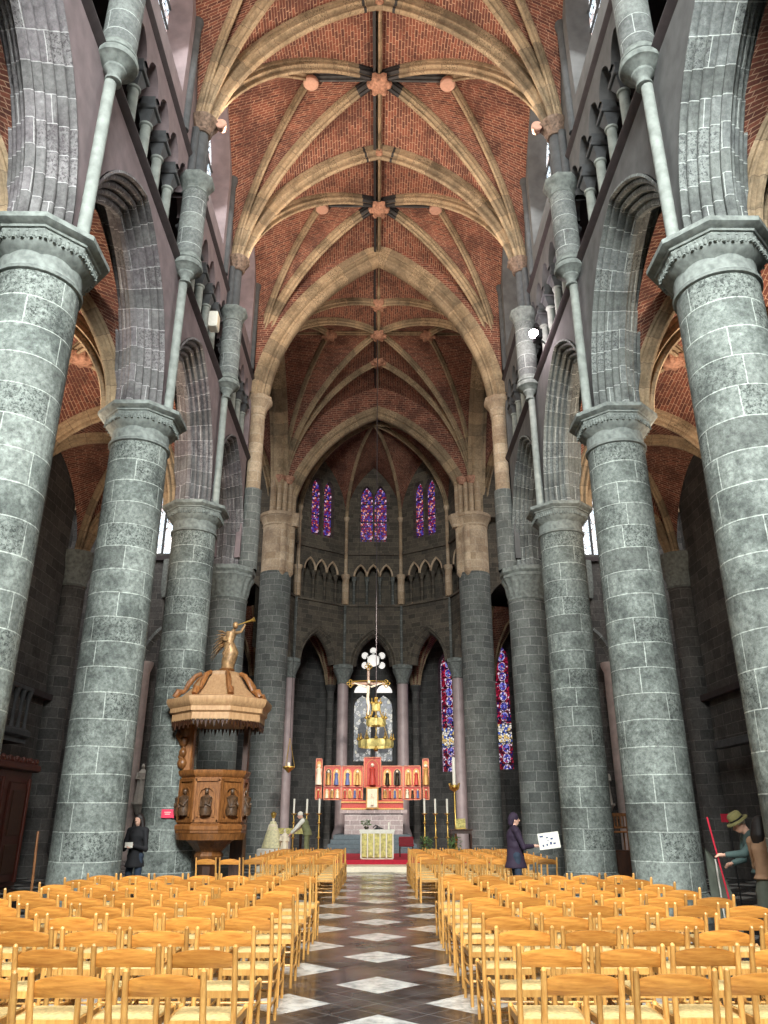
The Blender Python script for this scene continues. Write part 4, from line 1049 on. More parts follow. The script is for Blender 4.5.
# ------------------------------------------------------------------ crucifix
t = empty('crucifix', 'gilded hanging crucifix with trefoil ends above the altarpiece', 'crucifix', (-.42, 35.9, 0))
m = MB(); m.box((0, 0, 7.0), (.12, .08, 2.4), bev=.015); m.box((0, 0, 7.42), (1.6, .08, .12), bev=.015)
m.build('cross', 'oak', t, smooth=0)
m = MB()
for (x, z) in ((0, 8.2), (-.82, 7.42), (.82, 7.42)):
    for dx, dz in ((0, .1), (-.1, 0), (.1, 0), (0, -.1)): m.tube([(x+dx+.07*math.cos(q*PI/6), -.05, z+dz+.07*math.sin(q*PI/6)) for q in range(13)], .022, 6, cap=False)
for sx_ in (-1, 1): m.tube([(0, -.05, 7.55), (sx_*.7, -.05, 7.52)], .025, 6)
m.build('gilt_finial', 'gold', t)
m = MB()
m.tube([(0, -.1, 6.0), (.02, -.12, 6.4), (-.03, -.15, 6.75)], [.04, .06, .08], 10); m.tube([(-.03, -.14, 6.7), (0, -.12, 7.0), (0, -.12, 7.3)], [.1, .11, .13], 12, ell=.6)
m.ball((.03, -.16, 7.47), (.07, .08, .1), 10)
for sx_ in (-1, 1): m.tube([(sx_*.1, -.12, 7.25), (sx_*.4, -.1, 7.34), (sx_*.68, -.08, 7.44)], [.045, .035, .02], 8)
m.build('corpus', 'cream', t)
m = MB()
for sx_ in (-1, 1): m.tube([(sx_*.5, 0, 7.48), (sx_*.5, 0, 15.8)], .008, 6)
m.build('hanging_wire', 'iron', t)

# ------------------------------------------------------------------ chandelier
t = empty('chandelier', 'two-tier gilded crown chandelier on a long cable before the choir', 'chandelier', (-.05, 30.8, 0))
m = MB(); m.tube([(0, 0, 6.0), (0, 0, 22.9)], .018, 8); m.build('cable', 'string', t)
m = MB(); m.tube([(0, 0, 4.1), (0, 0, 6.05)], .03, 10); m.ball((0, 0, 4.1), .09); m.ball((0, 0, 6.0), .08); m.build('stem', 'gold', t)
for z, R, n in ((4.25, .64, 12), (5.05, .36, 8), (5.62, .16, 4)):
    m = MB(); P = [[V((R*math.cos(2*PI*j/48)*k*(1+.04*math.cos(n*2*PI*j/48)), R*math.sin(2*PI*j/48)*k*(1+.04*math.cos(n*2*PI*j/48)), zz)) for j in range(48)] for k, zz in ((1, z-.08), (1.03, z+.05), (1.0, z+.2), (.97, z+.2), (.97, z-.08), (1, z-.08))]
    m.grid(P, closeu=True); m.build('crown_ring', 'crowngilt', t)
    for j in range(n):
        a = 2*PI*j/n; m = MB(); x, y = R*1.05*math.cos(a), R*1.05*math.sin(a)
        m.lathe([(.0, z+.16), (.07, z+.2), (.075, z+.26), (.02, z+.28)], 10, (x, y, 0)); m.lathe([(.018, z+.26), (.018, z+.42)], 8, (x, y, 0)); m.build('candle_cup', ['gold'], t)
    m = MB()
    for j in range(4): a = PI/4+PI/2*j; m.tube([(R*math.cos(a), R*math.sin(a), z+.2), (.02, 0, 5.95)], .009, 6)
    m.build('chain', 'gold', t)

# ------------------------------------------------------------------ lamps
M['lampface'] = emis('lamp_face', srgb(255, 206, 180), .7)
t = empty('floodlight', 'glaring white floodlight at the triforium on the right wall', 'lamp', (4.42, 18.4, 14.35))
m = MB(); m.box((.1, 0, 0), (.22, .34, .3), bev=.02); m.tube([(.15, 0, -.1), (.35, 0, -.3)], .025, 8); m.build('housing', 'iron', t)
M['flood'] = emis('flood_lens', (1, .86, .88), 40.)
m = MB(); m.ball((-.03, -.12, 0), (.14, .1, .14), 16); m.build('lens', 'flood', t)
for s, nm in ((-1, 'left'), (1, 'right')):
    t = empty('vault_spotlight', 'small round spotlight on the second capital of the %s wall' % nm, 'lamp', (s*4.1, 14.95, 18.3))
    m = MB(); m.tube([(0, 0, 0), (-s*.02, -.22, -.03)], [.1, .14], 14); p = m.build('lamp_head', 'discstone', t)
    m = MB(); m.tube([(-s*.02, -.22, -.03), (-s*.02, -.225, -.03)], .12, 14); m.build('lens', 'discstone', p)
t = empty('loudspeaker', 'small white box loudspeaker in the left triforium arcade', 'loudspeaker', (-4.6, 18.0, 14.5))
m = MB(); m.box((0, 0, 0), (.25, .35, .5), bev=.02); m.build('cabinet', 'white', t, smooth=0); m = MB(); m.box((.128, 0, 0), (.01, .28, .42)); m.build('grille', 'cream', t, smooth=0)

# sign on third left column
M['signpink'] = plain('pink_red_card', srgb(232, 40, 84), .5, var=.05)
t = empty('sign_card', 'small pink-red sign with white text on the third left column', 'sign', (-4.92, 19.47, 1.72), rz=.25)
m = MB(); m.box((0, 0, 0), (.30, .012, .19)); m.build('card', 'signpink', t, smooth=0)
m = MB()
for z, w in ((.03, .15), (-.01, .12)): m.box((-.01, -.009, z), (w, .004, .014))
m.build('text_lines', 'white', t, smooth=0)
M['bust'] = plain('dark_carved_wood', srgb(84, 62, 44), .4, var=.5, scale=16., bmp=.5)
M['darkred'] = plain('dark_red_velvet', srgb(120, 24, 34), .8)
# ------------------------------------------------------------------ pulpit
t = empty('pulpit', 'carved oak pulpit with canopy beside the third left column', 'pulpit', (-3.88, 19.45, 0))
def hexp(m, prof, c=(0, 0, 0), n=8, mi=0, mod=None): m.lathe(prof, n, c, mi=mi, a0=PI/n, mod=mod)
m = MB(); hexp(m, [(.80, 1.34), (.84, 1.38), (.84, 1.46), (.78, 1.5), (.78, 2.5), (.83, 2.54), (.86, 2.6), (.86, 2.66), (.74, 2.66), (.74, 1.5)]); p = m.build('pulpit_body', 'oak', t, smooth=25)
for k in range(8):
    a = -PI/2+k*PI/4
    if k in (3, 4, 5): continue
    R = Matrix.Rotation(a+PI/2, 3, 'Z'); d = .78*math.cos(PI/8)
    o = V((math.cos(a)*d, math.sin(a)*d, 0))
    m = MB(); e = R@V((1, 0, 0)); nv = R@V((0, -1, 0))
    for x in (-.27, .27): m.box(o+e*x+nv*.02+V((0, 0, 2.0)), (.05, .04, .92), R)
    for z in (1.56, 2.44): m.box(o+nv*.02+V((0, 0, z)), (.56, .04, .06), R)
    sweep(m, o+nv*.02+V((0, 0, 2.1)), e, [(-.2, -.45)]+[(.2*math.cos(PI-q*PI/10), .2*math.sin(PI-q*PI/10)+.0) for q in range(11)]+[(.2, -.45)], [(0, -.0), (0, .03), (.035, .03), (.035, 0)], nv)
    fr = m.build('panel_frame', 'oak', p)
    m = MB(); c = o+nv*.05
    m.lathe([(.12, 1.68), (.14, 1.78), (.1, 1.93), (.135, 2.06), (.04, 2.12)], 14, (c.x, c.y, 0)); m.ball(c+V((0, 0, 2.19)), (.05, .05, .068), 12)
    m.tube([c+e*.11+V((0, 0, 2.02)), c+e*.11+nv*.09+V((0, 0, 1.88)), c+nv*.12+V((0, 0, 1.93))], .026, 8); m.tube([c-e*.11+V((0, 0, 2.02)), c-e*.11+nv*.08+V((0, 0, 1.86)), c+nv*.12+V((0, 0, 1.87))], .026, 8)
    m.build('carved_bust', 'bust', p)
m = MB(); hexp(m, [(.30, .75), (.34, .82), (.30, .9), (.5, 1.1), (.72, 1.25), (.76, 1.28), (.82, 1.31), (.82, 1.36)]); m.lathe([(.80, 1.16), (.81, 1.3)], 96, mod=lambda a, z, k: 1-(.05*abs(math.cos(16*a)) if k == 0 else 0)); m.build('corbel_base', 'oak', t, smooth=25)
m = MB(); hexp(m, [(.5, 0), (.5, .12), (.3, .2), (.22, .35), (.22, .6), (.3, .72), (.3, .78)]); m.build('pedestal', 'oak_dark', t, smooth=25)
m = MB()   # staircase side and back panels
m.box((.62, .55, 3.1), (.12, .3, 1.4)); m.box((.5, .95, 1.3), (.3, .5, 2.6)); m.build('rear_panel', 'oak_dark', t, smooth=0)
m = MB(); m.box((-.7, .2, 3.2), (.2, .3, 1.25), bev=.03); bp = m.build('back_panel', 'oak', t, smooth=0)
m = MB()
for z, r in ((3.6, .17), (3.35, .13), (3.1, .11), (2.85, .13)): m.ball((-.83, .1, z), (r, .12, r*1.1), 12)
m.tube([(-.92, .1, 3.75), (-.98, .1, 3.5), (-.82, .1, 3.25), (-.88, .1, 3.0), (-.8, .1, 2.75)], [.05, .09, .07, .07, .04], 8); m.build('scroll_bracket', 'oak', bp)
# canopy
cz = 3.6
m = MB(); k = 1/math.cos(PI/8)
hexp(m, [(1.0, cz+.15), (1.14, cz+.15), (1.14, cz+.32), (1.2, cz+.36), (1.2, cz+.46), (1.26, cz+.52), (1.3, cz+.6), (1.3, cz+.68), (1.06, cz+.74)]); p = m.build('canopy', 'oak_light', t, smooth=25)
m = MB()
for q in range(8):
    a0, a1 = PI/8+q*PI/4, PI/8+(q+1)*PI/4
    A = V((math.cos(a0)*1.14, math.sin(a0)*1.14, 0)); B = V((math.cos(a1)*1.14, math.sin(a1)*1.14, 0))
    n_ = 9
    for j in range(n_):
        c = A.lerp(B, (j+.5)/n_); w = (B-A)/n_*.45; i_ = (V((0, 0, 0))-c).normalized()*.04
        h = .2 if j % 2 else .13
        pts = [c-w+V((0, 0, cz+.17)), c+w+V((0, 0, cz+.17)), c+w*.5+V((0, 0, cz+.17-h*.5)), c+V((0, 0, cz+.17-h)), c-w*.5+V((0, 0, cz+.17-h*.5))]
        m.face(pts); m.face([x+i_ for x in pts][::-1])
        for a, b in zip(pts, pts[1:]+pts[:1]): m.face([a, b, b+i_, a+i_])
m.build('valance', 'oak_dark', p, smooth=0)
m = MB(); hexp(m, [(1.0, cz+.72), (.9, cz+.82), (.7, cz+1.0), (.52, cz+1.26), (.48, cz+1.3), (.48, cz+1.38), (.3, cz+1.43)]); m.build('canopy_dome', 'oak_light', p, smooth=25)
for q in range(8):
    a = PI/8+q*PI/4; m = MB(); d = V((math.cos(a), math.sin(a), 0))
    m.tube([d*1.12+V((0, 0, cz+.74)), d*1.04+V((0, 0, cz+.87)), d*.9+V((0, 0, cz+.9)), d*.8+V((0, 0, cz+1.1)), d*.66+V((0, 0, cz+1.28)), d*.52+V((0, 0, cz+1.35))], [.07, .09, .05, .07, .06, .05], 8); m.build('scroll', 'oak', p)
t2 = empty('angel_statue', 'gilded trumpeting angel statue on the pulpit canopy', 'statue', (-3.78, 19.45, cz+1.46), sc=.92)
M['gold_dark'] = plain('aged_gilt', srgb(158, 124, 86), .5, .3, var=.6, scale=9.)
m = MB()
m.tube([(0, 0, .0), (.02, 0, .25), (.08, 0, .5), (.0, -.02, .8), (.04, 0, 1.05)], [.16, .19, .2, .13, .15], 14); m.tube([(.05, 0, 1.0), (.1, 0, 1.12), (.13, -.02, 1.16)], [.1, .05, .04], 10); m.ball((.15, -.03, 1.26), (.08, .09, .1), 12)
m.tube([(.0, -.08, .1), (-.1, -.14, .45), (.05, -.15, .75)], [.03, .05, .04], 8)
m.tube([(.14, 0, 1.04), (.32, -.03, 1.08), (.42, -.05, 1.28)], [.05, .04, .03], 8); m.tube([(-.04, 0, 1.02), (-.14, -.1, .85), (-.02, -.18, .78)], [.05, .04, .03], 8)
m.build('figure', 'gold_dark', t2)
m = MB(); m.tube([(.2, -.06, 1.26), (.45, -.07, 1.34), (.6, -.08, 1.39), (.68, -.08, 1.42)], [.012, .018, .03, .07], 10); m.build('trumpet', 'gold', t2)
for sx_ in (-1, 1):
    m = MB()
    for q in range(7):
        b0 = V((-.05, .1, 1.0-.03*q)); tip = V((-.38-.02*q, .15+sx_*.12, 1.12-.13*q)); m.tube([b0, b0.lerp(tip, .5)+V((0, 0, .05)), tip], [.03, .035, .008], 6, ell=.5)
    m.build('wing', 'gold_dark', t2)
m = MB(); m.lathe([(.2, -.02), (.22, .03), (.14, .08)], 12); m.build('base', 'oak', t2)

# ------------------------------------------------------------------ robed statues
def statue(name, label, loc, mat, h=1.6, corbel=True, rz=0.):
    t = empty(name, label, 'statue', loc, rz=rz)
    m = MB(); fold = lambda a, z, k: 1+(.08*math.cos(7*a) if k < 4 else 0)
    m.lathe([(.26*h/1.6, 0), (.25*h/1.6, h*.1), (.2*h/1.6, h*.4), (.19*h/1.6, h*.6), (.22*h/1.6, h*.76), (.1*h/1.6, h*.83), (.06*h/1.6, h*.87)], 28, mod=fold, sy=.75)
    m.ball((0, -.02, h*.925), (.075*h/1.6, .085*h/1.6, .115*h/1.6), 12)
    for sx_ in (-1, 1): m.tube([(sx_*.2*h/1.6, 0, h*.76), (sx_*.24*h/1.6, -.05, h*.6), (sx_*.05, -.2*h/1.6, h*.6)], [.06*h/1.6, .055*h/1.6, .035*h/1.6], 10)
    m.build('figure', mat, t)
    if corbel:
        m = MB(); m.lathe([(.05, -.6), (.18, -.35), (.3, -.12), (.36, -.08), (.36, 0)], 8, a0=PI/8); m.build('corbel', 'mortarwhite', t)
    return t
statue('wall_statue', 'pale stone statue on a bracket seen left of the third left column', (-10.35, 35.9, 2.3), 'mortarwhite')
statue('wall_statue', 'pale stone statue on a bracket between the second and third right columns', (10.05, 35.9, 2.25), 'mortarwhite')
t = statue('gowned_statue', 'crowned robed statue in wide pale gown left of the altar', (-3.7, 29.6, .66), 'cream', 1.0, False)
M['brocade'] = plain('pale_gold_brocade', srgb(222, 214, 170), .6, var=.2, scale=18.)
m = MB(); m.lathe([(.36, 0), (.3, .25), (.18, .65), (.09, .88)], 24, sy=.6, mod=lambda a, z, k: 1+.04*math.cos(8*a)); m.build('gown', 'brocade', t)
m = MB(); m.lathe([(.05, .98), (.09, 1.08), (.1, 1.14), (.02, 1.2)], 10); m.build('crown', 'gold', t)
t = empty('statue_pedestal', 'low white draped pedestal under the gowned statue', 'pedestal', (-3.7, 29.6, .31)); m = MB(); m.box((0, 0, .17), (1.0, .6, .34), bev=.03); m.build('block', 'white', t, smooth=0)
t = statue('child_statue', 'small pale cherub figure beside the kneeling man left of altar', (-3.22, 29.15, .31), 'cream', 1.0, False)

# ------------------------------------------------------------------ candlesticks
def candlestick(x, y, z0, h, label, cl=.5):
    t = empty('candlestick', label, 'candlestick', (x, y, z0), group='tall altar candlesticks')
    m = MB(); m.lathe([(.2, 0), (.2, .04), (.12, .08), (.06, .14), (.09, .2), (.03, .26), (.025, h*.42), (.07, h*.45), (.03, h*.48), (.022, h*.75), (.06, h*.78), (.025, h*.82), (.025, h-.06), (.1, h-.02), (.1, h)], 16); m.build('stand', 'gold', t)
    m = MB(); m.lathe([(.038, h), (.038, h+cl), (.004, h+cl+.01)], 12); m.build('candle', 'wax', t)
    for q in range(3):
        m = MB(); a = 2*PI*q/3; m.ball((.19*math.cos(a), .19*math.sin(a), .052), .05, 8); m.build('foot', 'gold', t)
candlestick(-3.08, 30.6, .31, 1.5, 'tall candlestick furthest left of the altar')
candlestick(-2.6, 30.6, .31, 1.5, 'tall candlestick second from left of the altar')
candlestick(-2.12, 30.3, .31, 1.5, 'tall candlestick nearest the altar on its left')
candlestick(1.74, 30.3, .31, 1.5, 'tall candlestick nearest the altar on its right')
candlestick(2.16, 30.6, .31, 1.5, 'tall candlestick second from the altar on its right')
candlestick(2.6, 30.6, .31, 1.5, 'tall candlestick furthest right of the altar by the side table')
t = empty('paschal_candle', 'very tall thick paschal candle on a stand right of the altar', 'candle', (3.0, 31.7, .31))
m = MB(); m.lathe([(.24, 0), (.24, .05), (.06, .15), (.04, .5), (.08, .6), (.035, .7), (.035, 2.3), (.14, 2.42), (.2, 2.45), (.2, 2.52), (.06, 2.55)], 16)
for q in range(4): a = PI/4+PI/2*q; m.tube([(0, 0, 2.3), (.2*math.cos(a), .2*math.sin(a), 2.4), (.25*math.cos(a), .25*math.sin(a), 2.6)], .03, 6)
m.build('stand', 'gold', t); m = MB(); m.lathe([(.065, 2.5), (.065, 3.55), (.01, 3.58)], 14); m.build('candle', 'wax', t)
# side tables
def side_table(loc, label, mat, w=.9):
    t = empty('side_table', label, 'table', loc)
    m = MB(); m.box((0, 0, .93), (w, .5, .05), bev=.01); m.build('tabletop', mat, t, smooth=0)
    m = MB(); m.box((0, 0, .85), (w-.08, .42, .1)); m.build('apron', mat, t, smooth=0)
    for a in (-1, 1):
        for b_ in (-1, 1):
            m = MB(); m.lathe([(.025, 0), (.035, .1), (.025, .3), (.04, .6), (.03, .82)], 10, (a*(w/2-.07), b_*.18, 0)); m.build('leg', mat, t)
    return t
side_table((3.12, 31.0, .31), 'dark side table with gilt book stand right of the altar', 'oak_dark', .85)
side_table((-3.35, 31.4, .31), 'dark side table with gold cloth behind the man at the altar', 'oak_dark', 1.1)
m = MB(); m.box((0, 0, 0), (1.16, .54, .03)); m.box((0, -.275, -.09), (1.16, .02, .2)); o = m.build('table_cloth', 'giltpanel', smooth=0, loc=(-3.35, 31.4, 1.285)); tag(o, 'gold cloth over the side table left of the altar', 'cloth')
t = empty('book_stand', 'gilt book stand on the dark side table', 'book stand', (3.12, 30.95, 1.265))
m = MB(); R = Matrix.Rotation(-.35, 3, 'X'); m.box((0, .02, .2), (.36, .03, .34), R); m.build('book', 'giltpanel', t, smooth=0); m = MB(); m.box((0, .0, .02), (.38, .2, .03)); m.box((0, .12, .12), (.04, .04, .22)); m.build('rest', 'gold', t, smooth=0)
t = empty('red_stool', 'red upholstered seat right of the altar table', 'seat', (1.1, 31.4, .31), sc=.8)
m = MB(); m.box((0, 0, .5), (.7, .5, .14), bev=.04); m.build('cushion', 'darkred', t, smooth=0)
m = MB(); m.box((0, .23, .66), (.7, .06, .4), bev=.03); m.build('backrest', 'darkred', t, smooth=0)
for a in (-1, 1):
    for b_ in (-1, 1):
        m = MB(); m.tube([(a*.3, b_*.2, 0), (a*.3, b_*.2, .45)], .025, 8); m.build('leg', 'oak_dark', t)
t = empty('sanctuary_lamp', 'hanging brass sanctuary lamp with chains left of the choir', 'lamp', (-3.75, 34.3, 3.55))
m = MB(); m.lathe([(.02, -.12), (.1, -.05), (.22, .05), (.26, .1), (.24, .14), (.1, .1)], 20); m.build('bowl', 'gold', t)
for q in range(3):
    a = 2*PI*q/3; m = MB(); m.tube([(.25*math.cos(a), .25*math.sin(a), .1), (0, 0, 1.3)], .012, 6); m.build('chain', 'gold', t)
m = MB(); m.tube([(0, 0, 1.3), (0, 0, 12.4)], .01, 6); m.build('hanging_rod', 'iron', t)
m = MB(); m.lathe([(.05, .1), (.06, .25), (.05, .3)], 12); m.build('glass_cup', 'wax', t)
# dark foliage plants around the altar base
for x, y, l in ((1.75, 29.9, 'leafy plant at the foot of the candlestick right of the altar'), (2.75, 29.9, 'leafy plant beneath the side table right of the altar')):
    t = empty('potted_plant', l, 'plant', (x, y, .31))
    m = MB(); m.lathe([(.1, 0), (.15, .22), (.16, .24)], 14); m.build('pot', 'bronze', t)
    m = MB()
    for k in range(70):
        a = random.uniform(0, 2*PI); r = random.uniform(.02, .26); R = Matrix.Rotation(a, 3, 'Z')@Matrix.Rotation(random.uniform(-1, 1), 3, 'Y'); m.ball((math.cos(a)*r, math.sin(a)*r, random.uniform(.22, .7)), (.09, .03, .012), 6, R=R)
    m.build('foliage', 'leaf', t)

# ------------------------------------------------------------------ confessional and balcony (left aisle)
t = empty('confessional', 'tall dark red wooden confessional on the left aisle wall', 'confessional', (-9.95, 20.0, 0))
m = MB(); m.box((0, 0, 1.4), (1.0, 4.6, 2.8), bev=.02); p = m.build('body', 'mahog', t, smooth=0)
m = MB(); m.box((.05, 0, 2.88), (1.25, 4.9, .2), bev=.04); m.build('cornice', 'mahog', t, smooth=0)
m = MB()
for j in range(24): m.ball((.55, -2.3+j*.2, 3.02+.03*(j % 2)), (.09, .1, .1), 8)
m.build('carved_cresting', 'mahog', t)
for y in (-1.55, 0, 1.55):
    m = MB(); m.box((.52, y, 1.3), (.06, 1.1, 2.4), bev=.02); d = m.build('door', 'mahog', t, smooth=0)
    m = MB(); m.box((.56, y, 1.75), (.03, .75, 1.1), bev=.015); m.box((.56, y, .65), (.03, .75, .7), bev=.015); m.build('door_panel', 'oak_dark', d, smooth=0)
    m = MB(); m.tube([(.58, y+.48, .1), (.58, y+.48, 2.6)], .05, 10); m.build('half_column', 'mahog', d)
t = empty('balcony', 'carved stone balcony with arched balustrade on the left aisle wall', 'balcony', (-10.15, 19.9, 3.9))
m = MB(); m.box((0, 0, -.12), (1.0, 4.8, .24), bev=.06); m.box((0, 0, -.3), (.8, 4.7, .14)); m.build('ledge', 'darkstone', t, smooth=0)
m = MB(); m.box((.35, 0, 1.08), (.18, 4.6, .12), bev=.02); m.build('handrail', 'darkstone', t, smooth=0)
for j in range(12):
    m = MB(); m.lathe([(.07, 0), (.05, .1), (.04, .7), (.09, .95), (.11, 1.03)], 10, (.35, -2.2+j*.4, 0)); m.build('baluster', 'darkstone', t)
m = MB(); m.tube([(-9.15, 14.1, 0), (-9.2, 14.3, 1.15)], .02, 8)
o = MB(); o.tube([(0, 0, 0), (-.1, .1, 1.4)], .022, 8); o = o.build('wooden_pole', 'oak', loc=(-5.72, 14.25, 0)); tag(o, 'thin wooden pole leaning left of the second left column', 'pole')

# right aisle: timber frame, dark beam, red sign
t = empty('timber_frame', 'dark timber post and beam frame in the right aisle', 'frame', (9.6, 19.8, 0))
m = MB(); m.box((0, 0, 3.5), (.25, .25, 7.0), bev=.02); m.build('post', 'mahog', t, smooth=0)
m = MB(); m.box((.35, 1.7, 3.6), (.25, 3.6, .22), bev=.02); m.build('beam', 'darkstone', t, smooth=0)
t = empty('red_notice', 'small red notice plate right of the second right column', 'sign', (7.25, 17.0, 1.62))
m = MB(); m.box((0, 0, 0), (.32, .02, .16)); m.build('plate', 'redcarpet', t, smooth=0); m = MB(); m.tube([(0, .02, -1.62), (0, .02, .05)], .015, 8); m.build('post', 'iron', t)
# low dark stone step behind the chairs right, stacked chairs
o = MB(); o.box((0, 0, 0), (1.6, .5, .85), bev=.03); o = o.build('bench', 'oak_dark', smooth=0, loc=(6.5, 21.9, .425)); tag(o, 'dark wooden bench behind the second right column', 'bench')
t = empty('stacked_chair', 'brown slatted chair on the bench behind the second right column', 'chair', (6.35, 21.9, .85))
for a in (-1, 1):
    for y in (-.18, .18):
        m = MB(); m.tube([(a*.2, y, 0), (a*.2, y, .45 if y > 0 else .9)], .022, 8); m.build('leg', 'oak', t)
m = MB(); m.box((0, 0, .44), (.44, .4, .04), bev=.01); m.build('seat', 'oak', t, smooth=0)
m = MB(); m.box((0, -.18, .86), (.4, .03, .08)); m.box((0, -.18, .55), (.4, .03, .05))
for x in (-.12, -.04, .04, .12): m.box((x, -.18, .7), (.03, .02, .28))
m.build('backrest', 'oak', t, smooth=0)
dup(t, (6.88, 21.95, .85), .1, 'brown slatted chair at the right end of the dark bench')

# ------------------------------------------------------------------ people
def remesh(mb, name, mat, par, vox=.011, it=3):
    o = mb.build(name, mat, None, smooth=0)
    md = o.modifiers.new('r', 'REMESH'); md.mode = 'VOXEL'; md.voxel_size = vox; md.use_smooth_shade = True
    sm = o.modifiers.new('s', 'SMOOTH'); sm.factor = .5; sm.iterations = it
    dg = bpy.context.evaluated_depsgraph_get(); dg.update()
    me = bpy.data.meshes.new_from_object(o.evaluated_get(dg)); o.modifiers.clear()
    me.materials.clear(); me.materials.append(M[mat] if isinstance(mat, str) else mat)
    me.polygons.foreach_set('use_smooth', [True]*len(me.polygons))
    old = o.data; o.data = me; bpy.data.meshes.remove(old); o.parent = par
    return o
M['skin'] = plain('skin', srgb(214, 168, 146), .55, var=.06)
def limb(m, pts, rad, n=12, ell=1.):
    m.tube(pts, rad, n, ell=ell)
    for p, r in zip(pts, rad): m.ball(p, r*.98, 12)
def hand(m, wrist, direction, side, curl=.5, up=V((0, 0, 1))):
    d = V(direction).normalized(); s_ = d.cross(up).normalized()*side; nrm = s_.cross(d).normalized()*side
    w = V(wrist); palm = w+d*.05
    limb(m, [w, palm, w+d*.085], [.026, .032, .03], 10, .6)
    for k, (off, ln) in enumerate(((-.026, .065), (-.009, .075), (.009, .07), (.026, .055))):
        b0 = w+d*.085+s_*off; b1 = b0+d*ln*.5-nrm*curl*.02; b2 = b1+d*ln*.35-nrm*curl*.04
        limb(m, [b0, b1, b2], [.0105, .0095, .008], 8)
    b0 = w+d*.03-s_*.028; limb(m, [b0, b0+d*.03-s_*.025, b0+d*.06-s_*.03-nrm*.01], [.013, .011, .009], 8)
def person(label, loc, rz, J, top, bottom, hair, hairstyle='short', coat=.0, top_name='jacket', shoe='iron', sk='skin', skirt=False, voxel=.0105):
    t = empty('person', label, 'person', loc, rz=rz)
    hd = V(J['head']); nk = V(J['neck']); ch = V(J['chest']); pv = V(J['pelvis'])
    fw = V(J.get('face', (0, 1, 0))).normalized(); sd = fw.cross(V((0, 0, 1))).normalized(); up = sd.cross(fw).normalized()
    R = Matrix((sd, fw, up)).transposed()
    m = MB()
    m.ball(hd, (.072, .092, .112), 20, R=R); m.ball(hd+R@V((0, .03, -.06)), (.052, .055, .05), 14, R=R)
    m.tube([hd+R@V((0, .085, .015)), hd+R@V((0, .112, -.022))], [.009, .016], 8); m.ball(hd+R@V((0, .105, -.022)), .015, 8)
    for a in (-1, 1): m.ball(hd+R@V((a*.074, -.005, -.01)), (.012, .022, .032), 10, R=R)
    m.ball(hd+R@V((0, .082, -.055)), (.025, .012, .008), 8, R=R)
    limb(m, [hd+R@V((0, -.02, -.06)), nk], [.055, .06])
    limb(m, [nk, ch, (ch+pv)/2, pv], [.08, .13, .12, .13], 16, .75)
    for a, q in ((-1, 'l'), (1, 'r')):
        S, E, W = V(J['sh'+q]), V(J['el'+q]), V(J['wr'+q]); H, K, A = V(J['hip'+q]), V(J['kn'+q]), V(J['an'+q])
        limb(m, [nk.lerp(S, .3), S, E, W], [.06, .052, .038, .026]); limb(m, [pv.lerp(H, .3), H, K, A], [.09, .085, .055, .038])
        limb(m, [A, A+V((0, .10, -.04)), A+V((0, .17, -.045))], [.038, .035, .03]); hand(m, W, J.get('hd'+q, (W-E)), a, J.get('curl', .5))
    body = remesh(m, 'body', sk, t, voxel, 2)
    m = MB()
    for a in (-1, 1): m.ball(hd+R@V((a*.028, .082, .012)), .0075, 8)
    m.build('eyes', 'iron', t)
    # top garment
    m = MB(); hem = pv+V((0, 0, -coat))
    limb(m, [nk+V((0, 0, .0)), ch+V((0, 0, .04)), (ch+pv)/2], [.085, .165, .155], 16, .78); m.tube([(ch+pv)/2, pv, pv.lerp(hem, .5), hem, hem-V((0, 0, .03))], [.155, .17, .185, .2+coat*.1, .2+coat*.1], 20, ell=.8)
    for a, q in ((-1, 'l'), (1, 'r')):
        S, E, W = V(J['sh'+q]), V(J['el'+q]), V(J['wr'+q]); limb(m, [nk.lerp(S, .35), S, E, W.lerp(E, .12)], [.085, .074, .058, .042])
    remesh(m, top_name, top, t, .014, 3)
    m = MB()
    if skirt:
        limb(m, [pv, pv.lerp(V((pv.x, pv.y, .55)), .5), V((pv.x, pv.y, .5))], [.16, .19, .21], 16, .85)
        remesh(m, 'skirt', bottom, t, .014, 3)
    else:
        for q in ('l', 'r'):
            H, K, A = V(J['hip'+q]), V(J['kn'+q]), V(J['an'+q]); limb(m, [pv.lerp(H, .4), H, K, A+V((0, 0, .02))], [.1, .09, .07, .06])
        remesh(m, 'trousers', bottom, t, .014, 3)
    for q in ('l', 'r'):
        A = V(J['an'+q]); m = MB(); limb(m, [A+V((0, -.03, -.04)), A+V((0, .10, -.045)), A+V((0, .2, -.05))], [.05, .045, .035], 12); remesh(m, 'shoe', shoe, t, .012, 2)
    if hairstyle:
        m = MB()
        m.ball(hd+R@V((0, -.016, .04)), (.084, .1, .092), 18, R=R)
        if hairstyle == 'long':
            limb(m, [hd+R@V((0, -.05, 0)), hd+R@V((0, -.075, -.12)), hd+R@V((0, -.07, -.25))], [.095, .105, .085])
            for a in (-1, 1): limb(m, [hd+R@V((a*.06, .01, .04)), hd+R@V((a*.09, -.01, -.08)), hd+R@V((a*.11, -.01, -.22))], [.045, .05, .045])
        if hairstyle == 'bun': m.ball(hd+R@V((0, -.1, .1)), .06)
        if hairstyle == 'beanie':
            m.ball(hd+R@V((0, -.015, .04)), (.092, .102, .105), 18, R=R); limb(m, [hd+R@V((0, -.05, .02)), hd+R@V((0, -.07, -.06))], [.085, .07])
        remesh(m, {'beanie': 'knitted_hat'}.get(hairstyle, 'hair'), hair, t, .011, 2)
    return t, R, hd
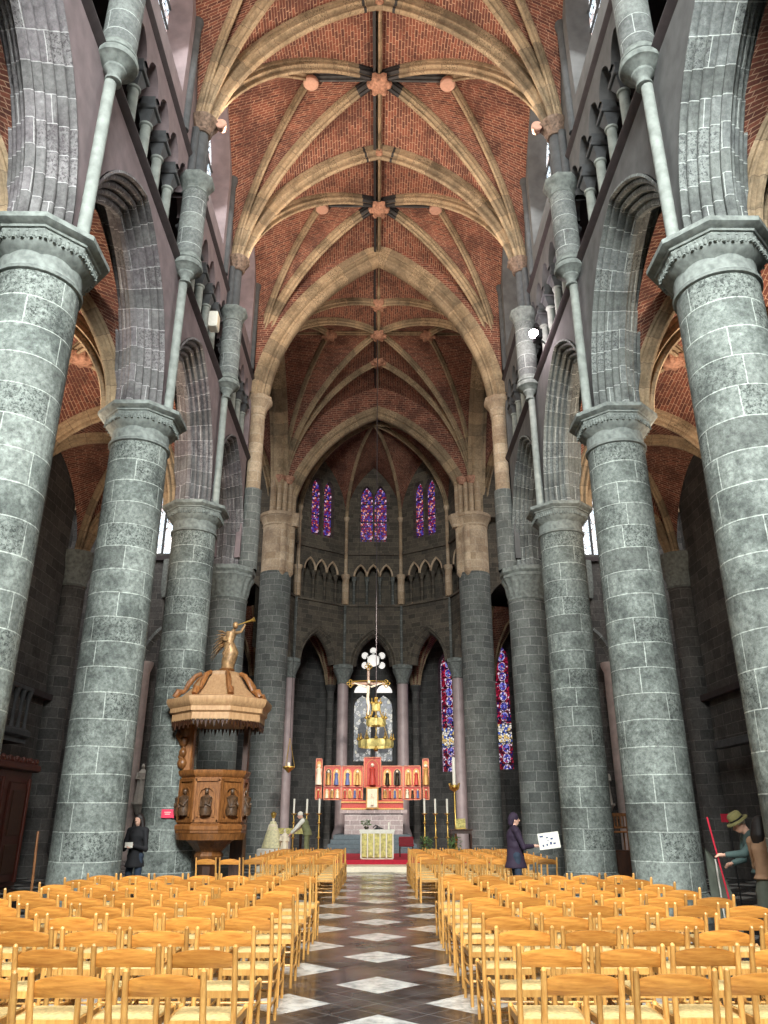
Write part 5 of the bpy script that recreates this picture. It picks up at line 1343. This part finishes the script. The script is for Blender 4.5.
def stand(h=1.68, **kw):
    k = h/1.7
    J = dict(head=(0, .02, 1.585*k), neck=(0, 0, 1.42*k), chest=(0, 0, 1.25*k), pelvis=(0, 0, .95*k), shl=(-.17, 0, 1.38*k), shr=(.17, 0, 1.38*k), ell=(-.21, 0, 1.1*k), elr=(.21, 0, 1.1*k), wrl=(-.2, .06, .86*k), wrr=(.2, .06, .86*k), hipl=(-.09, 0, .92*k), hipr=(.09, 0, .92*k), knl=(-.1, .02, .5*k), knr=(.1, .02, .5*k), anl=(-.11, -.02, .09), anr=(.11, -.02, .09))
    J.update(kw); return J
M['black_cloth'] = plain('black_cloth', srgb(20, 20, 24), .85)
M['jeans'] = plain('dark_blue_jeans', srgb(38, 50, 66), .85)
M['lightjeans'] = plain('light_blue_jeans', srgb(140, 176, 196), .85)
M['purple'] = plain('dark_purple_coat', srgb(40, 26, 46), .8)
M['green_grey'] = plain('grey_green_jacket', srgb(74, 94, 92), .8)
M['olive'] = plain('olive_vest', srgb(112, 114, 80), .85)
M['tanc'] = plain('tan_knit', srgb(150, 118, 92), .9)
M['grey_skirt'] = plain('grey_green_cloth', srgb(88, 92, 82), .9)
M['darkhair'] = plain('dark_hair', srgb(26, 18, 16), .6)
M['whitehair'] = plain('white_hair', srgb(225, 218, 205), .7)
# black-clad visitor between second and third left columns
person('person in black hooded coat and jeans between second and third left columns', (-4.78, 16.7, 0), PI-.25, stand(1.7, wrl=(-.05, .24, 1.12), ell=(-.24, .06, 1.05), wrr=(.07, .25, 1.1), elr=(.24, .06, 1.05), hdl=(.6, .5, 0), hdr=(-.6, .5, 0)), 'black_cloth', 'jeans', 'darkhair', 'long', .2, 'hooded_coat')
o = MB(); o.box((0, 0, 0), (.15, .012, .1)); o = o.build('phone', 'white', smooth=0, loc=(-4.84, 16.38, 1.13)); tag(o, 'pale phone held by the person in black', 'phone')
# purple coat visitor with map
pt, R, hd = person('person in dark purple coat and knitted hat holding a white sheet', (2.75, 16.7, 0), -PI/2+.1, stand(1.7, wrl=(-.06, .36, 1.1), ell=(-.22, .12, 1.08), wrr=(.1, .36, 1.1), elr=(.22, .12, 1.08), hdl=(.2, 1, 0), hdr=(-.2, 1, 0)), 'purple', 'jeans', 'purple', 'beanie', .22, 'coat')
t = empty('printed_sheet', 'white sheet with blue marks held by the person in purple', 'paper', (3.42, 16.6, 1.2), rz=0)
R2 = Matrix.Rotation(.12, 3, 'Y').inverted()
m = MB(); m.box((0, 0, 0), (.42, .006, .3), R2); m.build('sheet', 'white', t, smooth=0)
m = MB(); M['ink'] = plain('blue_ink', srgb(50, 66, 110), .6)
for x, z, w, h in ((-.14, .09, .07, .03), (-.03, .06, .04, .02), (.06, .03, .05, .03), (-.13, -.08, .03, .04), (-.05, -.07, .03, .04), (.03, -.05, .04, .05), (.1, -.06, .05, .03), (-.02, .0, .02, .02)):
    m.box(R2@V((x, -.006, z)), (w, .003, h), R2)
m.build('ink_marks', 'ink', t, smooth=0)
# man with hat at right
J = stand(1.7, head=(0, .28, 1.52), neck=(0, .16, 1.38), chest=(0, .1, 1.22), shl=(-.18, .14, 1.34), shr=(.18, .14, 1.34), ell=(-.2, .36, 1.14), wrl=(-.12, .6, 1.12), elr=(.22, .2, 1.05), wrr=(.15, .4, 1.0), face=(0, .85, -.5), hdl=(0, 1, 0))
pt, R, hd = person('man in olive hat and grey-green jacket reaching for a red pole', (5.53, 12.0, 0), PI/2, J, 'green_grey', 'lightjeans', 'whitehair', 'short', .05, 'jacket')
m = MB(); Rm = R
prof = [(.155, .0), (.15, .012), (.1, .022), (.098, .05), (.092, .1), (.07, .125), (.0, .12)]
P = [[hd+R@V((0, -.01, .05))+R@V((r*math.cos(2*PI*j/24), r*math.sin(2*PI*j/24)*1.1, z)) for j in range(24)] for r, z in prof]
M['hat'] = plain('olive_felt', srgb(118, 112, 70), .9)
m.grid(P, closeu=True); m.grid([[p-R@V((0, 0, .006)) for p in P[0]], P[0]], closeu=True); hat = m.build('hat', 'hat', pt)
m = MB(); m.grid([[hd+R@V((0, -.01, .05))+R@V((.101*math.cos(2*PI*j/24), .111*math.sin(2*PI*j/24), z)) for j in range(24)] for z in (.02, .045)], closeu=True); m.build('hat_band', 'iron', hat)
m = MB(); limb(m, [(0, -.12, 1.3), (0, -.1, .95)], [.15, .16], 14, .8); remesh(m, 'backpack', 'black_cloth', pt, .014, 3)
# woman with dark hair at right
J = stand(1.62, wrl=(-.1, .3, 1.05), ell=(-.23, .08, 1.02), wrr=(.1, .3, 1.05), elr=(.23, .08, 1.02), hdl=(.5, .6, 0), hdr=(-.5, .6, 0))
person('woman with dark hair, tan top and grey skirt at the right frame edge', (5.02, 10.85, 0), -PI/2+.45, J, 'tanc', 'grey_skirt', 'darkhair', 'long', .0, 'knit_top', skirt=True)
# red pole and grey panel
o = MB(); o.tube([(0, 0, 0), (-.22, 0, 1.62)], .013, 8); o = o.build('red_pole', 'redcarpet', loc=(4.98, 11.9, 0)); tag(o, 'thin red pole held upright by the man in the hat', 'pole')
t = empty('grey_panel', 'curved grey-green panel on a pale post behind the red pole', 'panel', (4.98, 12.35, 0), sc=1.0)
m = MB(); P = []
for i in range(13):
    u = i/12; z = 1.2*(1-u); w = .38*math.sin(min(1, u*1.05)*PI/2)**.8+.01
    P.append([V((-.14+w*j/6, .05*math.sin(j/6*PI), z)) for j in range(7)])
m.grid(P); m.grid([[p+V((0, .02, 0)) for p in r] for r in P], flip=True); m.build('sheet', 'grey_skirt', t)
m = MB(); m.tube([(-.0, -.03, 0), (-.02, -.03, 1.05)], .012, 8); m.build('post', 'mortarwhite', t)
# man at the altar
J = stand(1.62, head=(0, .28, 1.42), neck=(0, .18, 1.28), chest=(0, .12, 1.12), shl=(-.18, .15, 1.25), shr=(.18, .15, 1.25), ell=(-.2, .36, 1.02), wrl=(-.12, .55, .85), elr=(.2, .36, 1.02), wrr=(.12, .55, .85), face=(0, .95, -.3))
pt, R, hd = person('white-haired man in olive vest with pale sleeves left of the altar', (-2.42, 29.0, .31), PI/2-.1, J, 'olive', 'olive', 'whitehair', 'short', .1, 'vest')
m = MB()
for q in ('l', 'r'):
    S, E, W = V(J['sh'+q]), V(J['el'+q]), V(J['wr'+q]); limb(m, [S, E, W.lerp(E, .12)], [.082, .065, .05])
remesh(m, 'sleeves', 'white', pt, .014, 3)

# ------------------------------------------------------------------ camera
cam = bpy.data.cameras.new('camera'); co = bpy.data.objects.new('camera', cam); COL.objects.link(co)
F = 769.; cam.sensor_fit = 'VERTICAL'; cam.sensor_height = 24.; cam.lens = F/1024*24.; cam.clip_end = 200
co.location = (0, 0, 1.58); co.rotation_euler = (PI/2+math.radians(21.83), 0, math.radians(-.48)); SC.camera = co

# ------------------------------------------------------------------ lights
def light(kind, loc, rot, energy, col, name, **kw):
    l = bpy.data.lights.new(name, kind); l.energy = energy; l.color = col
    for k, v in kw.items(): setattr(l, k, v)
    o = bpy.data.objects.new(name, l); COL.objects.link(o); o.location = loc
    if isinstance(rot, Vector): rot = (rot-V(loc)).to_track_quat('-Z', 'Y').to_euler()
    o.rotation_euler = rot; return o
COOL = (.96, 1., .975); WARM = (1., .80, .62)
light('AREA', (0, -6.0, 13), V((0, 12, 3.5)), 5700, COOL, 'west_fill_light', shape='RECTANGLE', size=6, size_y=8, spread=math.radians(105))  # added area light behind the camera, aimed low to spare the apse vault
for s in (-1, 1):
    for yy, e in ((9.9, 260), (15.2, 300), (20.5, 300)):
        light('AREA', (s*3.9, yy, 17.9), V((-s*1.6, yy+1.8, 23.2)), e*(1. if s < 0 else .55), WARM, 'vault_uplight', shape='DISK', size=.3)
    light('AREA', (s*7.9, 15.2, 8.4), V((s*7.9, 16.6, 13)), 420, WARM, 'aisle_uplight', shape='DISK', size=.5)
    for yy in (6.85, 12.15, 17.45):
        light('AREA', (s*4.6, yy, 19.6), V((-s*3, yy, 6)), 170, COOL, 'clerestory_daylight', shape='RECTANGLE', size=2., size_y=3.)
    light('AREA', (s*12.5, 30.5, 17.), V((s*9, 36, 8)), 500, (1, .97, .95), 'transept_fill_light', shape='RECTANGLE', size=3., size_y=4.)  # unseen light added to brighten the transept east walls
light('AREA', (0, 28.5, 17.5), V((0, 28.6, 23)), 55, WARM, 'crossing_fill_light', shape='DISK', size=.6, spread=math.radians(110))  # unseen warm fill added in mid-air below the crossing vault
light('AREA', (0, 27.0, 11.), V((0, 37, 3)), 240, (1, .93, .84), 'altar_fill_light', shape='DISK', size=.5, spread=math.radians(60))  # unseen fill added to brighten the altar and altarpiece
light('POINT', (4.0, 18.2, 14.35), (0, 0, 0), 160, (1., .82, .86), 'floodlight_beam', shadow_soft_size=.15)
W = bpy.data.worlds.new('World'); SC.world = W; W.use_nodes = True
W.node_tree.nodes['Background'].inputs[0].default_value = (.6, .66, .7, 1); W.node_tree.nodes['Background'].inputs[1].default_value = .06
vs = SC.view_settings; vs.view_transform = 'Standard'; vs.look = 'None'; vs.gamma = 1; vs.exposure = 0.; vs.use_curve_mapping = False
